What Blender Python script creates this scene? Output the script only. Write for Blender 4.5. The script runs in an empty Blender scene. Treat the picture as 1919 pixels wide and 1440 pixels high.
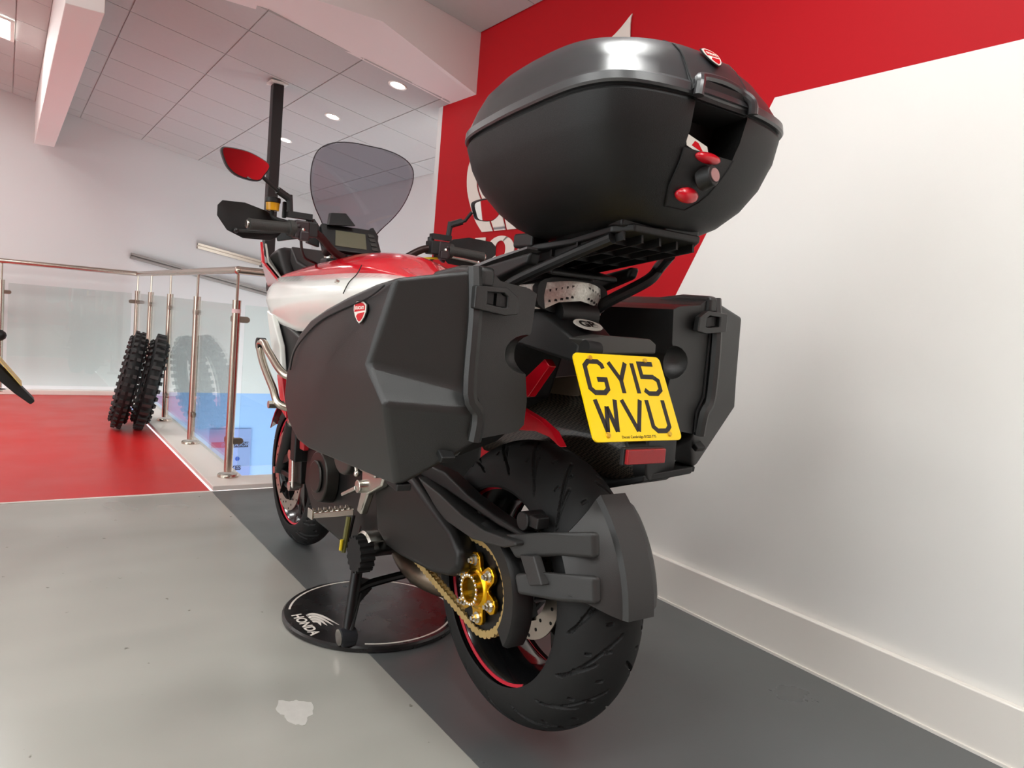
import bpy, bmesh, math, random
import numpy as np
from mathutils import Vector, Matrix
PI = math.pi
random.seed(7)
C = bpy.context.scene.collection
scn = bpy.context.scene

# ------------------------------------------------------------------ camera, world, lights, exposure
def camera():
    f, yaw, pitch, roll = 1386.79, math.radians(34.704), math.radians(-4.811), math.radians(4.847)
    fw = Vector((math.sin(yaw)*math.cos(pitch), math.cos(yaw)*math.cos(pitch), math.sin(pitch)))
    r0 = Vector((math.cos(yaw), -math.sin(yaw), 0)); u0 = r0.cross(fw)
    r = math.cos(roll)*r0 + math.sin(roll)*u0
    u = -math.sin(roll)*r0 + math.cos(roll)*u0
    cd = bpy.data.cameras.new('camera'); co = bpy.data.objects.new('camera', cd); C.objects.link(co)
    cd.sensor_fit = 'HORIZONTAL'; cd.sensor_width = 36; cd.lens = f/1919*36; cd.clip_start = .02
    m = Matrix((r, u, -fw)).transposed().to_4x4(); m.translation = Vector((0, 0, .947))
    co.matrix_world = m; scn.camera = co
camera()
w = bpy.data.worlds.new('world'); scn.world = w; w.use_nodes = True
w.node_tree.nodes['Background'].inputs[0].default_value = (.96, .99, 1, 1)
w.node_tree.nodes['Background'].inputs[1].default_value = 2.6
scn.view_settings.view_transform = 'Standard'; scn.view_settings.look = 'None'
scn.view_settings.exposure = 0.4; scn.view_settings.gamma = 1; scn.view_settings.use_curve_mapping = False
scn.cycles.use_denoising = True
scn.cycles.max_bounces = 8; scn.cycles.transparent_max_bounces = 12
PANEL_EMIT = 23.0      # square ceiling light panels
SPOT_EMIT = 40.0       # small round downlights
def area(name, loc, aim, size, power, col):
    d = bpy.data.lights.new(name, 'AREA'); d.shape = 'RECTANGLE'; d.size, d.size_y = size; d.energy = power; d.color = col
    o = bpy.data.objects.new(name, d); C.objects.link(o); o.location = loc
    o.rotation_euler = (Vector(aim)-Vector(loc)).to_track_quat('-Z', 'Y').to_euler(); return o
# added unseen lamp for the cool light rising from the storey below
area('stairwell_fill', (1.8, 4.05, -.75), (1.9, 7.6, -.9), (1.4, .12), 5, (.50, .74, 1.0))

# ------------------------------------------------------------------ helpers
def lin(c):
    return tuple((x/255/12.92 if x/255 <= .04045 else ((x/255+.055)/1.055)**2.4) for x in c)
MATS = {}
def mat(name, rgb, rough=.5, metal=0, spec=.5, noise=0, nscale=8, bump=0, bscale=400, coat=0, emit=None, estr=0, rvar=0, sheen=0):
    m = bpy.data.materials.new(name); m.use_nodes = True; MATS[name] = m
    nt = m.node_tree; b = nt.nodes['Principled BSDF']; c = lin(rgb)
    b.inputs['Base Color'].default_value = (*c, 1); b.inputs['Roughness'].default_value = rough
    b.inputs['Metallic'].default_value = metal; b.inputs['Specular IOR Level'].default_value = spec
    b.inputs['Coat Weight'].default_value = coat; b.inputs['Coat Roughness'].default_value = .06
    if emit:
        b.inputs['Emission Color'].default_value = (*lin(emit), 1); b.inputs['Emission Strength'].default_value = estr
    if noise or bump or rvar:
        tc = nt.nodes.new('ShaderNodeTexCoord')
        if noise or rvar:
            n = nt.nodes.new('ShaderNodeTexNoise'); n.inputs['Scale'].default_value = nscale; n.inputs['Detail'].default_value = 6
            nt.links.new(tc.outputs['Object'], n.inputs['Vector'])
            if noise:
                mx = nt.nodes.new('ShaderNodeMix'); mx.data_type = 'RGBA'
                mx.inputs[6].default_value = (*[x*(1-noise) for x in c], 1); mx.inputs[7].default_value = (*[min(1, x*(1+noise)) for x in c], 1)
                nt.links.new(n.outputs['Fac'], mx.inputs[0]); nt.links.new(mx.outputs[2], b.inputs['Base Color'])
            if rvar:
                mr = nt.nodes.new('ShaderNodeMapRange'); mr.inputs[1].default_value = .3; mr.inputs[2].default_value = .7
                mr.inputs[3].default_value = max(.02, rough-rvar); mr.inputs[4].default_value = rough+rvar
                nt.links.new(n.outputs['Fac'], mr.inputs[0]); nt.links.new(mr.outputs[0], b.inputs['Roughness'])
        if bump:
            n2 = nt.nodes.new('ShaderNodeTexNoise'); n2.inputs['Scale'].default_value = bscale; n2.inputs['Detail'].default_value = 3
            bp = nt.nodes.new('ShaderNodeBump'); bp.inputs['Strength'].default_value = bump; bp.inputs['Distance'].default_value = .002
            nt.links.new(tc.outputs['Object'], n2.inputs['Vector']); nt.links.new(n2.outputs['Fac'], bp.inputs['Height'])
            nt.links.new(bp.outputs['Normal'], b.inputs['Normal'])
    return m
def glass(name, rgb, fres=1.45, refl=1.0, rough=.0):
    m = bpy.data.materials.new(name); m.use_nodes = True; MATS[name] = m
    nt = m.node_tree; nt.nodes.remove(nt.nodes['Principled BSDF'])
    out = nt.nodes['Material Output']
    t = nt.nodes.new('ShaderNodeBsdfTransparent'); t.inputs[0].default_value = (*lin(rgb), 1)
    g = nt.nodes.new('ShaderNodeBsdfGlossy'); g.inputs['Roughness'].default_value = rough; g.inputs[0].default_value = (refl, refl, refl, 1)
    lw = nt.nodes.new('ShaderNodeLayerWeight'); lw.inputs[0].default_value = .5      # Schlick: f0 + (1-f0) * (1-cos)^5
    pw = nt.nodes.new('ShaderNodeMath'); pw.operation = 'POWER'; pw.inputs[1].default_value = 5
    f = nt.nodes.new('ShaderNodeMath'); f.operation = 'MULTIPLY_ADD'; f0 = ((fres-1)/(fres+1))**2; f.inputs[1].default_value = 1-f0; f.inputs[2].default_value = f0
    nt.links.new(lw.outputs['Facing'], pw.inputs[0]); nt.links.new(pw.outputs[0], f.inputs[0])
    mx = nt.nodes.new('ShaderNodeMixShader')
    nt.links.new(f.outputs[0], mx.inputs[0]); nt.links.new(t.outputs[0], mx.inputs[1]); nt.links.new(g.outputs[0], mx.inputs[2])
    nt.links.new(mx.outputs[0], out.inputs[0]); return m

class MB:
    def __init__(s): s.v = []; s.f = []
    def add(s, vs, fs):
        n = len(s.v); s.v += [tuple(p) for p in vs]; s.f += [tuple(i+n for i in f) for f in fs]; return s
    def box(s, c, d, rot=None):
        vs = []
        for i in (-1, 1):
            for j in (-1, 1):
                for k in (-1, 1):
                    p = Vector((i*d[0]/2, j*d[1]/2, k*d[2]/2))
                    if rot is not None: p = rot @ p
                    vs.append(p+Vector(c))
        return s.add(vs, [(0, 1, 3, 2), (4, 6, 7, 5), (0, 4, 5, 1), (2, 3, 7, 6), (0, 2, 6, 4), (1, 5, 7, 3)])
    def bar(s, p0, p1, w, h, up=(0, 0, 1), w1=None, h1=None):
        p0, p1 = Vector(p0), Vector(p1); d = (p1-p0).normalized(); a = d.cross(Vector(up)).normalized(); b = a.cross(d)
        w1 = w1 or w; h1 = h1 or h; vs = []
        for p, ww, hh in ((p0, w, h), (p1, w1, h1)):
            for i, j in ((-1, -1), (1, -1), (1, 1), (-1, 1)): vs.append(p+a*(i*ww/2)+b*(j*hh/2))
        return s.add(vs, [(3, 2, 1, 0), (4, 5, 6, 7), (0, 1, 5, 4), (1, 2, 6, 5), (2, 3, 7, 6), (3, 0, 4, 7)])
    def tube(s, path, r, n=10, caps=True):
        P = [Vector(p) for p in path]; R = r if isinstance(r, (list, tuple)) else [r]*len(P)
        d0 = (P[1]-P[0]).normalized(); a = d0.orthogonal().normalized(); rings = []
        for i, p in enumerate(P):
            t = (P[min(i+1, len(P)-1)]-P[max(i-1, 0)]).normalized()
            a = (a-t*a.dot(t)).normalized(); b = t.cross(a)
            rings.append([p+(a*math.cos(2*PI*k/n)+b*math.sin(2*PI*k/n))*R[i] for k in range(n)])
        return s.loft(rings, caps)
    def cyl(s, p0, p1, r0, r1=None, n=20): return s.tube([p0, p1], [r0, r0 if r1 is None else r1], n)
    def loft(s, rings, caps=True, closed=True):
        n = len(rings[0]); vs = [p for r in rings for p in r]; fs = []
        for i in range(len(rings)-1):
            for k in range(n if closed else n-1):
                k2 = (k+1) % n; fs.append((i*n+k, i*n+k2, (i+1)*n+k2, (i+1)*n+k))
        if caps: fs += [tuple(range(n))[::-1], tuple(range((len(rings)-1)*n, len(rings)*n))]
        return s.add(vs, fs)
    def rev(s, prof, c=(0, 0, 0), axis='X', n=64, a0=0, a1=2*PI, closed_prof=True):
        full = abs(a1-a0-2*PI) < 1e-6; m = n if full else n+1; rings = []
        for i in range(m):
            t = a0+(a1-a0)*i/n; r_ = []
            for rad, ax in prof:
                u, v_ = rad*math.cos(t), rad*math.sin(t)
                q = (ax, u, v_) if axis == 'X' else ((u, ax, v_) if axis == 'Y' else (u, v_, ax))
                r_.append((q[0]+c[0], q[1]+c[1], q[2]+c[2]))
            rings.append(r_)
        if full: rings.append(rings[0])
        s.loft(rings, caps=(not full and closed_prof), closed=closed_prof); return s
    def prism(s, poly, vec):
        n = len(poly); v2 = Vector(vec)
        vs = [Vector(p) for p in poly]+[Vector(p)+v2 for p in poly]
        return s.add(vs, [tuple(range(n)), tuple(range(2*n-1, n-1, -1))]+[(i, (i+1) % n, n+(i+1) % n, n+i) for i in range(n)])
    def sphere(s, c, r, n=14, sc=(1, 1, 1)):
        m = n//2; rings = []
        for i in range(1, m):
            t = PI*i/m
            rings.append([(c[0]+r*sc[0]*math.sin(t)*math.cos(2*PI*k/n), c[1]+r*sc[1]*math.sin(t)*math.sin(2*PI*k/n), c[2]+r*sc[2]*math.cos(t)) for k in range(n)])
        s.loft(rings, False); b = len(s.v); k0 = b-n*len(rings)
        s.v += [(c[0], c[1], c[2]+r*sc[2]), (c[0], c[1], c[2]-r*sc[2])]
        s.f += [(b, k0+(k+1) % n, k0+k) for k in range(n)]+[(b+1, b-n+k, b-n+(k+1) % n) for k in range(n)]; return s
    def mesh(s, name, ang=35, weld=True):
        me = bpy.data.meshes.new(name); me.from_pydata([tuple(p) for p in s.v], [], s.f)
        bm = bmesh.new(); bm.from_mesh(me)
        if weld: bmesh.ops.remove_doubles(bm, verts=bm.verts, dist=1e-5)
        bmesh.ops.recalc_face_normals(bm, faces=bm.faces); bm.to_mesh(me); bm.free()
        me.shade_smooth(); me.set_sharp_from_angle(angle=math.radians(ang)); return me
    def build(s, name, m, parent=None, bevel=0, seg=2, ang=35, weld=True, sub=0):
        me = s.mesh(name, ang, weld); return put(name, me, m, parent, bevel, seg, sub)
def put(name, me, m, parent=None, bevel=0, seg=2, sub=0):
    o = bpy.data.objects.new(name, me); C.objects.link(o)
    if m is not None: me.materials.append(MATS[m] if isinstance(m, str) else m)
    if parent: o.parent = parent
    if bevel:
        b = o.modifiers.new('bevel', 'BEVEL'); b.width = bevel; b.segments = seg; b.limit_method = 'ANGLE'; b.angle_limit = math.radians(25); b.harden_normals = True
    if sub:
        q = o.modifiers.new('sub', 'SUBSURF'); q.levels = sub; q.render_levels = sub
    return o
def tag(o, label=None, cat=None, group=None, kind=None):
    for k, v in (('label', label), ('category', cat), ('group', group), ('kind', kind)):
        if v: o[k] = v
    return o
def empty(name, loc=(0, 0, 0), label=None, cat=None, group=None):
    o = bpy.data.objects.new(name, None); C.objects.link(o); o.location = loc; o.empty_display_size = .1
    return tag(o, label, cat, group)
def cr(pts, n=8, closed=False):
    P = [Vector(p) for p in pts]; out = []; L = len(P)
    for i in range(L if closed else L-1):
        g = (lambda k: P[k % L]) if closed else (lambda k: P[max(0, min(L-1, k))])
        p0, p1, p2, p3 = g(i-1), g(i), g(i+1), g(i+2)
        for k in range(n):
            t = k/n; out.append(.5*((2*p1)+(p2-p0)*t+(2*p0-5*p1+4*p2-p3)*t*t+(3*p1-p0-3*p2+p3)*t**3))
    if not closed: out.append(P[-1])
    return out
def arc(cx, cy, r, a0, a1, n=8, ry=None):
    ry = r if ry is None else ry
    return [(cx+r*math.cos(math.radians(a0+(a1-a0)*i/n)), cy+ry*math.sin(math.radians(a0+(a1-a0)*i/n))) for i in range(n+1)]
def rrect(w_, h_, r, n=4):
    return arc(w_/2-r, h_/2-r, r, 0, 90, n)+arc(-w_/2+r, h_/2-r, r, 90, 180, n)+arc(-w_/2+r, -h_/2+r, r, 180, 270, n)+arc(w_/2-r, -h_/2+r, r, 270, 360, n)
class Plane:            # 2-D drawing plane placed in the scene: origin, right, up
    def __init__(s, o, r, u): s.o = Vector(o); s.r = Vector(r).normalized(); s.u = Vector(u).normalized(); s.n = s.r.cross(s.u)
    def p(s, x, y, z=0): return s.o+s.r*x+s.u*y+s.n*z
    def poly(s, mb, pts, z0, z1):
        mb.prism([s.p(x, y, z0) for x, y in pts], s.n*(z1-z0)); return mb
    def stroke(s, mb, pts, wd, z0, z1):       # thick polyline with mitred joints
        P = [Vector((x, y)) for x, y in pts]; L = []; R = []
        for i, p in enumerate(P):
            d1 = (p-P[i-1]).normalized() if i else None; d2 = (P[i+1]-p).normalized() if i < len(P)-1 else None
            if d1 is None: nn = Vector((-d2.y, d2.x)); k = 1
            elif d2 is None: nn = Vector((-d1.y, d1.x)); k = 1
            else:
                t = (d1+d2).normalized(); nn = Vector((-t.y, t.x)); k = 1/max(.45, nn.dot(Vector((-d1.y, d1.x))))
            L.append(p+nn*wd/2*k); R.append(p-nn*wd/2*k)
        for i in range(len(P)-1):
            s.poly(mb, [L[i], R[i], R[i+1], L[i+1]], z0, z1)
        return mb
def text_mesh(body, size, extrude, plane, z, align='CENTER', shear=0, offset=0, sx=1):
    cu = bpy.data.curves.new('lettering', 'FONT'); cu.body = body; cu.size = size; cu.extrude = extrude; cu.align_x = align; cu.align_y = 'CENTER'; cu.shear = shear; cu.offset = offset
    o = bpy.data.objects.new('lettering', cu); C.objects.link(o); dg = bpy.context.evaluated_depsgraph_get()
    me = bpy.data.meshes.new_from_object(o.evaluated_get(dg)); bpy.data.objects.remove(o)
    for v in me.vertices: v.co = plane.p(v.co.x*sx, v.co.y, z+v.co.z)
    me.materials.clear(); return me

# ------------------------------------------------------------------ materials
mat('white_wall', (232, 229, 224), .55, noise=.03, nscale=2.5)
mat('red_wall', (180, 15, 26), .6, spec=.2, noise=.03, nscale=2)
mat('far_wall', (212, 212, 211), .6, noise=.02, nscale=1.5)
mat('well_wall', (150, 186, 235), .6)  # the stairwell's cool light is partly put into this blue
mat('tile', (188, 189, 187), .85, noise=.03, nscale=40, bump=.25, bscale=260)
mat('ceil_gap', (178, 178, 176), .8)
mat('bulkhead_paint', (236, 230, 227), .65)
mat('gloss_white', (232, 226, 218), .35)
mat('dark_floor', (90, 92, 92), .34, noise=.08, nscale=3, rvar=.08, bump=.05, bscale=60)
mat('red_floor', (202, 36, 36), .38, noise=.1, nscale=3, rvar=.06)
mat('steel', (196, 186, 172), .26, metal=1, bump=.03, bscale=900)
mat('clamp_steel', (150, 140, 128), .32, metal=1)
mat('alu_rail', (150, 146, 142), .4, metal=.8)
mat('black_paint', (22, 20, 20), .4)
mat('tyre_rubber', (22, 22, 22), .66, spec=.35, noise=.15, nscale=20, bump=.08, bscale=300)
mat('knob_rubber', (44, 44, 43), .6, noise=.2, nscale=20)
mat('rim_black', (20, 20, 21), .18, metal=.4, coat=.4)
mat('rim_red', (200, 30, 52), .35)
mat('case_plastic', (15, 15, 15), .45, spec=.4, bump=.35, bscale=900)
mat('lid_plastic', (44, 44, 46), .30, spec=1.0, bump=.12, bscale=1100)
mat('pannier_plastic', (29, 29, 28), .36, spec=.65, bump=.3, bscale=900)
mat('black_plastic', (15, 15, 15), .5, bump=.12, bscale=700)
mat('grey_plastic', (44, 43, 42), .48, bump=.15, bscale=700)
mat('seam_black', (6, 6, 6), .7)
mat('swingarm_black', (26, 25, 24), .42, metal=.2)
mat('frame_black', (12, 12, 12), .4, metal=.3)
mat('gold', (226, 172, 20), .24, metal=1, coat=.3)
mat('chain_gold', (206, 178, 118), .38, metal=.75)
mat('sprocket_black', (26, 26, 26), .4, metal=.5)
mat('silver', (208, 205, 196), .26, metal=1, noise=.15, nscale=40)
mat('chrome', (220, 216, 206), .12, metal=1)
mat('disc_steel', (190, 182, 172), .3, metal=1)
mat('pipe_heat', (120, 106, 92), .35, metal=.9, noise=.3, nscale=14)
mat('white_paint', (236, 236, 230), .2, coat=.8)
mat('red_paint', (200, 8, 30), .22, coat=.8)
mat('red_frame', (150, 22, 30), .4)
mat('plate_yellow', (255, 214, 0), .3)
mat('plate_black', (20, 18, 16), .45)
mat('brass', (220, 176, 60), .3, metal=.6)
mat('reflector_red', (150, 30, 34), .22, noise=.15, nscale=300)
mat('badge_red', (196, 14, 26), .25, coat=.5)
mat('badge_white', (232, 224, 214), .3)
mat('button_red', (200, 16, 34), .28, coat=.4)
mat('sticker_white', (214, 210, 200), .5)
mat('screen_lcd', (96, 94, 78), .2)
mat('fluid_amber', (214, 150, 20), .3)
mat('carbon', (26, 25, 24), .3)
mat('seat_black', (26, 25, 25), .65, bump=.2, bscale=500)
mat('mirror_glass', (235, 235, 235), .02, metal=1)
mat('sign_blue', (128, 150, 200), .5)
mat('sign_ink', (40, 44, 74), .5)
mat('sign_spot', (20, 70, 160), .5)
mat('yellow_film', (222, 190, 110), .45, noise=.12, nscale=40)
mat('wire_yellow', (220, 190, 20), .5)
mat('panel_light', (255, 255, 250), .5, emit=(250, 252, 250), estr=PANEL_EMIT)
mat('spot_light', (255, 255, 255), .5, emit=(255, 252, 244), estr=SPOT_EMIT)
mat('lamp_lens', (222, 218, 208), .12, metal=.35, noise=.45, nscale=160, bump=.6, bscale=220)
glass('rail_glass', (246, 251, 250), 1.5)
glass('screen_glass', (212, 209, 213), 1.4)
def carbon_weave():
    nt = MATS['carbon'].node_tree; b = nt.nodes['Principled BSDF']; tc = nt.nodes.new('ShaderNodeTexCoord')
    mp = nt.nodes.new('ShaderNodeMapping'); mp.inputs['Rotation'].default_value = (.6, .3, .78)
    k = nt.nodes.new('ShaderNodeTexChecker'); k.inputs['Scale'].default_value = 260
    k.inputs[1].default_value = (*lin((16, 15, 14)), 1); k.inputs[2].default_value = (*lin((84, 76, 66)), 1)
    nt.links.new(tc.outputs['Object'], mp.inputs[0]); nt.links.new(mp.outputs[0], k.inputs[0]); nt.links.new(k.outputs[0], b.inputs['Base Color'])
    b.inputs['Coat Weight'].default_value = .6
carbon_weave()
def floor_mat():
    m = mat('grey_floor', (172, 166, 157), .26); nt = m.node_tree; b = nt.nodes['Principled BSDF']
    tc = nt.nodes.new('ShaderNodeTexCoord')
    def noise(sc, det, dist=0, vec=None):
        n = nt.nodes.new('ShaderNodeTexNoise'); n.inputs['Scale'].default_value = sc; n.inputs['Detail'].default_value = det; n.inputs['Distortion'].default_value = dist
        nt.links.new(vec or tc.outputs['Object'], n.inputs['Vector']); return n
    def ramp(n, stops):
        r = nt.nodes.new('ShaderNodeValToRGB'); r.color_ramp.elements[0].position, r.color_ramp.elements[0].color = stops[0]
        r.color_ramp.elements[1].position, r.color_ramp.elements[1].color = stops[-1]
        nt.links.new(n.outputs['Fac'], r.inputs[0]); return r
    mp = nt.nodes.new('ShaderNodeMapping'); mp.inputs['Rotation'].default_value = (0, 0, .5); mp.inputs['Scale'].default_value = (.9, 3.2, 1)
    nt.links.new(tc.outputs['Object'], mp.inputs[0])
    smear = ramp(noise(.7, 2, .3, mp.outputs[0]), [(.25, (*lin((178, 175, 167)), 1)), (.85, (*lin((152, 151, 144)), 1))])
    spots = ramp(noise(26, 5), [(.24, (.4, .38, .35, 1)), (.29, (1, 1, 1, 1))])
    scuff = ramp(noise(3, 2, .2), [(.1, (.9, .9, .9, 1)), (.8, (1, 1, 1, 1))])
    x = nt.nodes.new('ShaderNodeMix'); x.data_type = 'RGBA'; x.blend_type = 'MULTIPLY'; x.inputs[0].default_value = 1
    y = nt.nodes.new('ShaderNodeMix'); y.data_type = 'RGBA'; y.blend_type = 'MULTIPLY'; y.inputs[0].default_value = 1
    nt.links.new(smear.outputs[0], x.inputs[6]); nt.links.new(scuff.outputs[0], x.inputs[7])
    nt.links.new(x.outputs[2], y.inputs[6]); nt.links.new(spots.outputs[0], y.inputs[7]); nt.links.new(y.outputs[2], b.inputs['Base Color'])
    mr = nt.nodes.new('ShaderNodeMapRange'); mr.inputs[1].default_value = .1; mr.inputs[2].default_value = .9; mr.inputs[3].default_value = .16; mr.inputs[4].default_value = .32
    nt.links.new(noise(1.6, 2).outputs['Fac'], mr.inputs[0]); nt.links.new(mr.outputs[0], b.inputs['Roughness'])
floor_mat()

# ------------------------------------------------------------------ the room
WX, CE, BX, BY0 = 1.99, 3.722, 1.0, 1.302     # right wall, carpet edge, bike centre line, rear axle
CS = .185
def cz(x, z0=2.107): return z0+CS*(WX-x)       # pitched ceiling, falling towards the right wall
def S(o): o['kind'] = 'structure'; return o
S(MB().box((-1.824, -.64, -.06), (5.352, 8.724, .12)).build('floor', 'grey_floor'))
S(MB().box((1.5, -.64, -.06), (1.296, 8.724, .12)).build('floor_dark_strip', 'dark_floor'))
S(MB().box((-2.575, 5.53, -.06), (6.85, 3.616, .12)).build('floor_red_covering', 'red_floor'))
S(MB().box((-2.575, CE-.004, .001), (6.85, .016, .004)).build('trim_2', 'gloss_white'))
sc = MB(); sp_ = []  # pale patch: worn mark with the floor's blurred glare put into its colour
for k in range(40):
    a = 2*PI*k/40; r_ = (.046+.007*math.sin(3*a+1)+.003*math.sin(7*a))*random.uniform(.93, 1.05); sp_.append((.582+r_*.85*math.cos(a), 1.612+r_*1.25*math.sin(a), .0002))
sc.prism(sp_, (0, 0, .0004)); sc.build('floor_scuff_glare', mat('scuff_glare', (196, 193, 187), .3, noise=.10, nscale=50), [o for o in C.objects if o.name == 'floor'][0])
# kerb round the stairwell
S(MB().box((.955, 5.65, .012), (.19, 3.44, .024)).build('trim_3', 'gloss_white', bevel=.004))
S(MB().box((1.735, 3.828, .012), (1.75, .20, .024)).build('trim_6', 'gloss_white', bevel=.004))
S(MB().box((-2.6, 7.36, .02), (6.92, .09, .04)).build('trim_4', 'gloss_white', bevel=.004))
S(MB().box((1.87, 3.93, -.2), (1.75, .04, .36)).box((1.035, 5.7, -.2), (.03, 3.5, .36)).build('slab_edge', 'gloss_white'))
# right wall with the painted red field (recess-free: two flush painted pieces of one wall)
def wallpoly(name, pts, m, x0=WX, x1=WX+.12):
    mb = MB(); mb.prism([(x0, y, z) for y, z in pts], (x1-x0, 0, 0)); return S(mb.build(name, m))
SZ, DY0, DY1 = 1.72, 1.555, 2.47               # stripe height, diagonal top and floor ends
yw = DY0+(DY1-DY0)*(SZ-.0)/SZ
wallpoly('wall_right', [(-5, 0), (DY1, 0), (DY0, SZ), (-5, SZ)], 'white_wall')
wallpoly('wall_right_red', [(DY1, 0), (3.775, 0), (3.775, 3.2), (-5, 3.2), (-5, SZ), (DY0, SZ)], 'red_wall')
S(MB().box((WX-.012, -.62, .075), (.024, 8.76, .15)).build('baseboard_right', 'gloss_white', bevel=.004))
S(MB().box((WX-.026, -.62, .004), (.006, 8.76, .008)).build('trim_5', 'gloss_white'))
S(MB().box((WX+.06, 3.80, 1.1), (.12, .05, 4.2)).build('wall_end', 'far_wall'))
# far side: far wall runs down into the stairwell, side wall of the well
S(MB().box((-1.4, 7.72, 1.6), (8.2, .2, 3.2)).build('wall_far', 'far_wall'))
S(MB().box((1.4, 7.70, -1.5), (2.6, .16, 3.0)).build('wall_far_lower', 'well_wall'))
S(MB().box((2.66, 5.7, .2), (.1, 4.0, 6.4)).build('wall_well_right', 'far_wall'))
S(MB().box((1.8, 5.8, -3.05), (2.0, 4.2, .1)).build('floor_lower', 'gloss_white'))
S(MB().box((-1.2, -5.06, 1.5), (6.6, .12, 4.2)).build('wall_back', 'red_wall'))
S(MB().box((-4.56, 5.7, 1.5), (.12, 4.1, 4.2)).build('light_block_left_far', 'far_wall'))  # unseen wall added to keep side light off the far wall
S(MB().box((-4.56, -2.7, 1.5), (.12, 4.8, 4.2)).build('light_block_left', mat('light_block_grey', (118, 112, 108), .6)))  # unseen wall added to darken the rear-facing pannier sides
# ceilings: backing slab with separate tiles hung under it
def slab(name, x0, x1, y0, y1, zoff, m, th=.05):
    mb = MB(); mb.prism([(x0, y0, cz(x0)+zoff), (x1, y0, cz(x1)+zoff), (x1, y0, cz(x1)+zoff+th), (x0, y0, cz(x0)+zoff+th)], (0, y1-y0, 0)); return S(mb.build(name, m))
low = slab('ceiling', -4.5, 2.62, 3.70, 7.66, .005, 'ceil_gap')
upz = 2.408-2.107
up = slab('ceiling_upper', -4.5, WX, -5, 3.44, upz+.005, 'ceil_gap')
tile_me = {}
def tile(x0, x1, y0, y1, zoff, par):
    g = .0035; key = (round(x1-x0, 3), round(y1-y0, 3))
    if key not in tile_me:
        wx, wy = key[0]-2*g, key[1]-2*g; h = CS*wx
        mb = MB(); mb.add([(0, 0, 0), (wx, 0, -h), (wx, wy, -h), (0, wy, 0), (0, 0, .012), (wx, 0, -h+.012), (wx, wy, -h+.012), (0, wy, .012)],
                          [(0, 3, 2, 1), (4, 5, 6, 7), (0, 1, 5, 4), (1, 2, 6, 5), (2, 3, 7, 6), (3, 0, 4, 7)])
        me = mb.mesh('ceiling_tile'); me.materials.append(MATS['tile']); tile_me[key] = me
    o = bpy.data.objects.new('ceiling_tile', tile_me[key]); C.objects.link(o); o.location = (x0+g, y0+g, cz(x0+g)+zoff-.001); o.parent = par
gx = [-.95, -.465, .02, .18]; gx2 = [.325, .504, .984, 1.469, 1.93, 2.42, 2.605]; gy = [3.672, 4.005, 4.485, 4.985, 5.46, 5.915, 6.40, 6.88, 7.36, 7.60]
for G in (gx, gx2):
    for a, b in zip(G, G[1:]):
        for c, d in zip(gy, gy[1:]): tile(a, b, c, d, 0, low)
ux = [.56, 1.04, 1.52, 1.985]; uy = [1.5, 1.98, 2.46, 2.94, 3.42]
for a, b in zip(ux, ux[1:]):
    for c, d in zip(uy, uy[1:]): tile(a, b, c, d, upz, up)
# bulkhead between the upper and the lower ceiling: level, then falling to the wall
fr = [(-6, 2.312), (1.447, 2.309), (WX, 2.10)]
bk = [(-6, 3.73, 2.312), (.985, 3.723, 2.300), (1.47, 3.69, cz(1.47)-.003), (1.752, 3.69, cz(1.752)-.003), (WX, 3.70, 2.1045)]
mb = MB()
mb.prism([(x, 3.42, z) for x, z in fr]+[(WX, 3.42, 2.55), (-6, 3.42, 4.0)], (0, .03, 0))
b0 = len(mb.v)
under = [(-6, 3.42, 2.312), (.985, 3.42, 2.309), (1.447, 3.42, 2.309), (1.72, 3.42, 2.205), (WX, 3.42, 2.10)]
mb.add(under+bk, [(i, i+1, 5+i+1, 5+i) for i in range(4)])
mb.add([(-6, 3.73, 2.312), (.985, 3.723, 2.30), (.985, 3.723, 2.31), (-6, 3.73, 3.6)], [(0, 1, 2, 3)])
S(mb.build('bulkhead', 'bulkhead_paint', ang=15))
S(MB().box((.2525, 5.68, 2.35), (.145, 3.9, .5)).build('beam', 'bulkhead_paint', bevel=.004))
# light fittings
def light_panel(x, y, zoff, label, wx=.47, wy=.47):
    t = empty('ceiling_light_panel', (x, y, cz(x)+zoff-.004), label, 'light', 'square ceiling light panels')
    rot = Matrix.Rotation(math.atan(CS), 4, 'Y'); t.rotation_euler = rot.to_euler()
    f = MB(); o = rrect(wx, wy, .01, 2); i = rrect(wx-.04, wy-.04, .006, 2); n = len(o)
    f.loft([[(a, b, 0) for a, b in o], [(a, b, -.012) for a, b in o], [(a, b, -.012) for a, b in i], [(a, b, -.004) for a, b in i]], caps=False)
    f.build('frame', 'gloss_white', t); MB().box((0, 0, -.006), (wx-.04, wy-.04, .002)).build('diffuser', 'panel_light', t)
light_panel(-.22, 5.72, 0, 'square white ceiling light panel at the top left corner', .48, .45)
for x, y in ((-.95, 4.7), (-.95, 6.4), (-2.4, 4.7), (-2.4, 6.4)): light_panel(x, y, 0, 'square white ceiling light panel over the red floor, out to the left')
for i, x in enumerate((-3.4, -1.9, -.4, 1.1)):  # unseen panels added to light the room; last column brightens wall and lid
    for j, y in enumerate((-1.6, -.2, 1.2)):
        light_panel(x, y, upz, 'square white ceiling light panel added overhead, out of view')
dl = ['near the red wall, largest of the three', 'in the middle of the row of three', 'beside the black post, smallest of the three']
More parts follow.
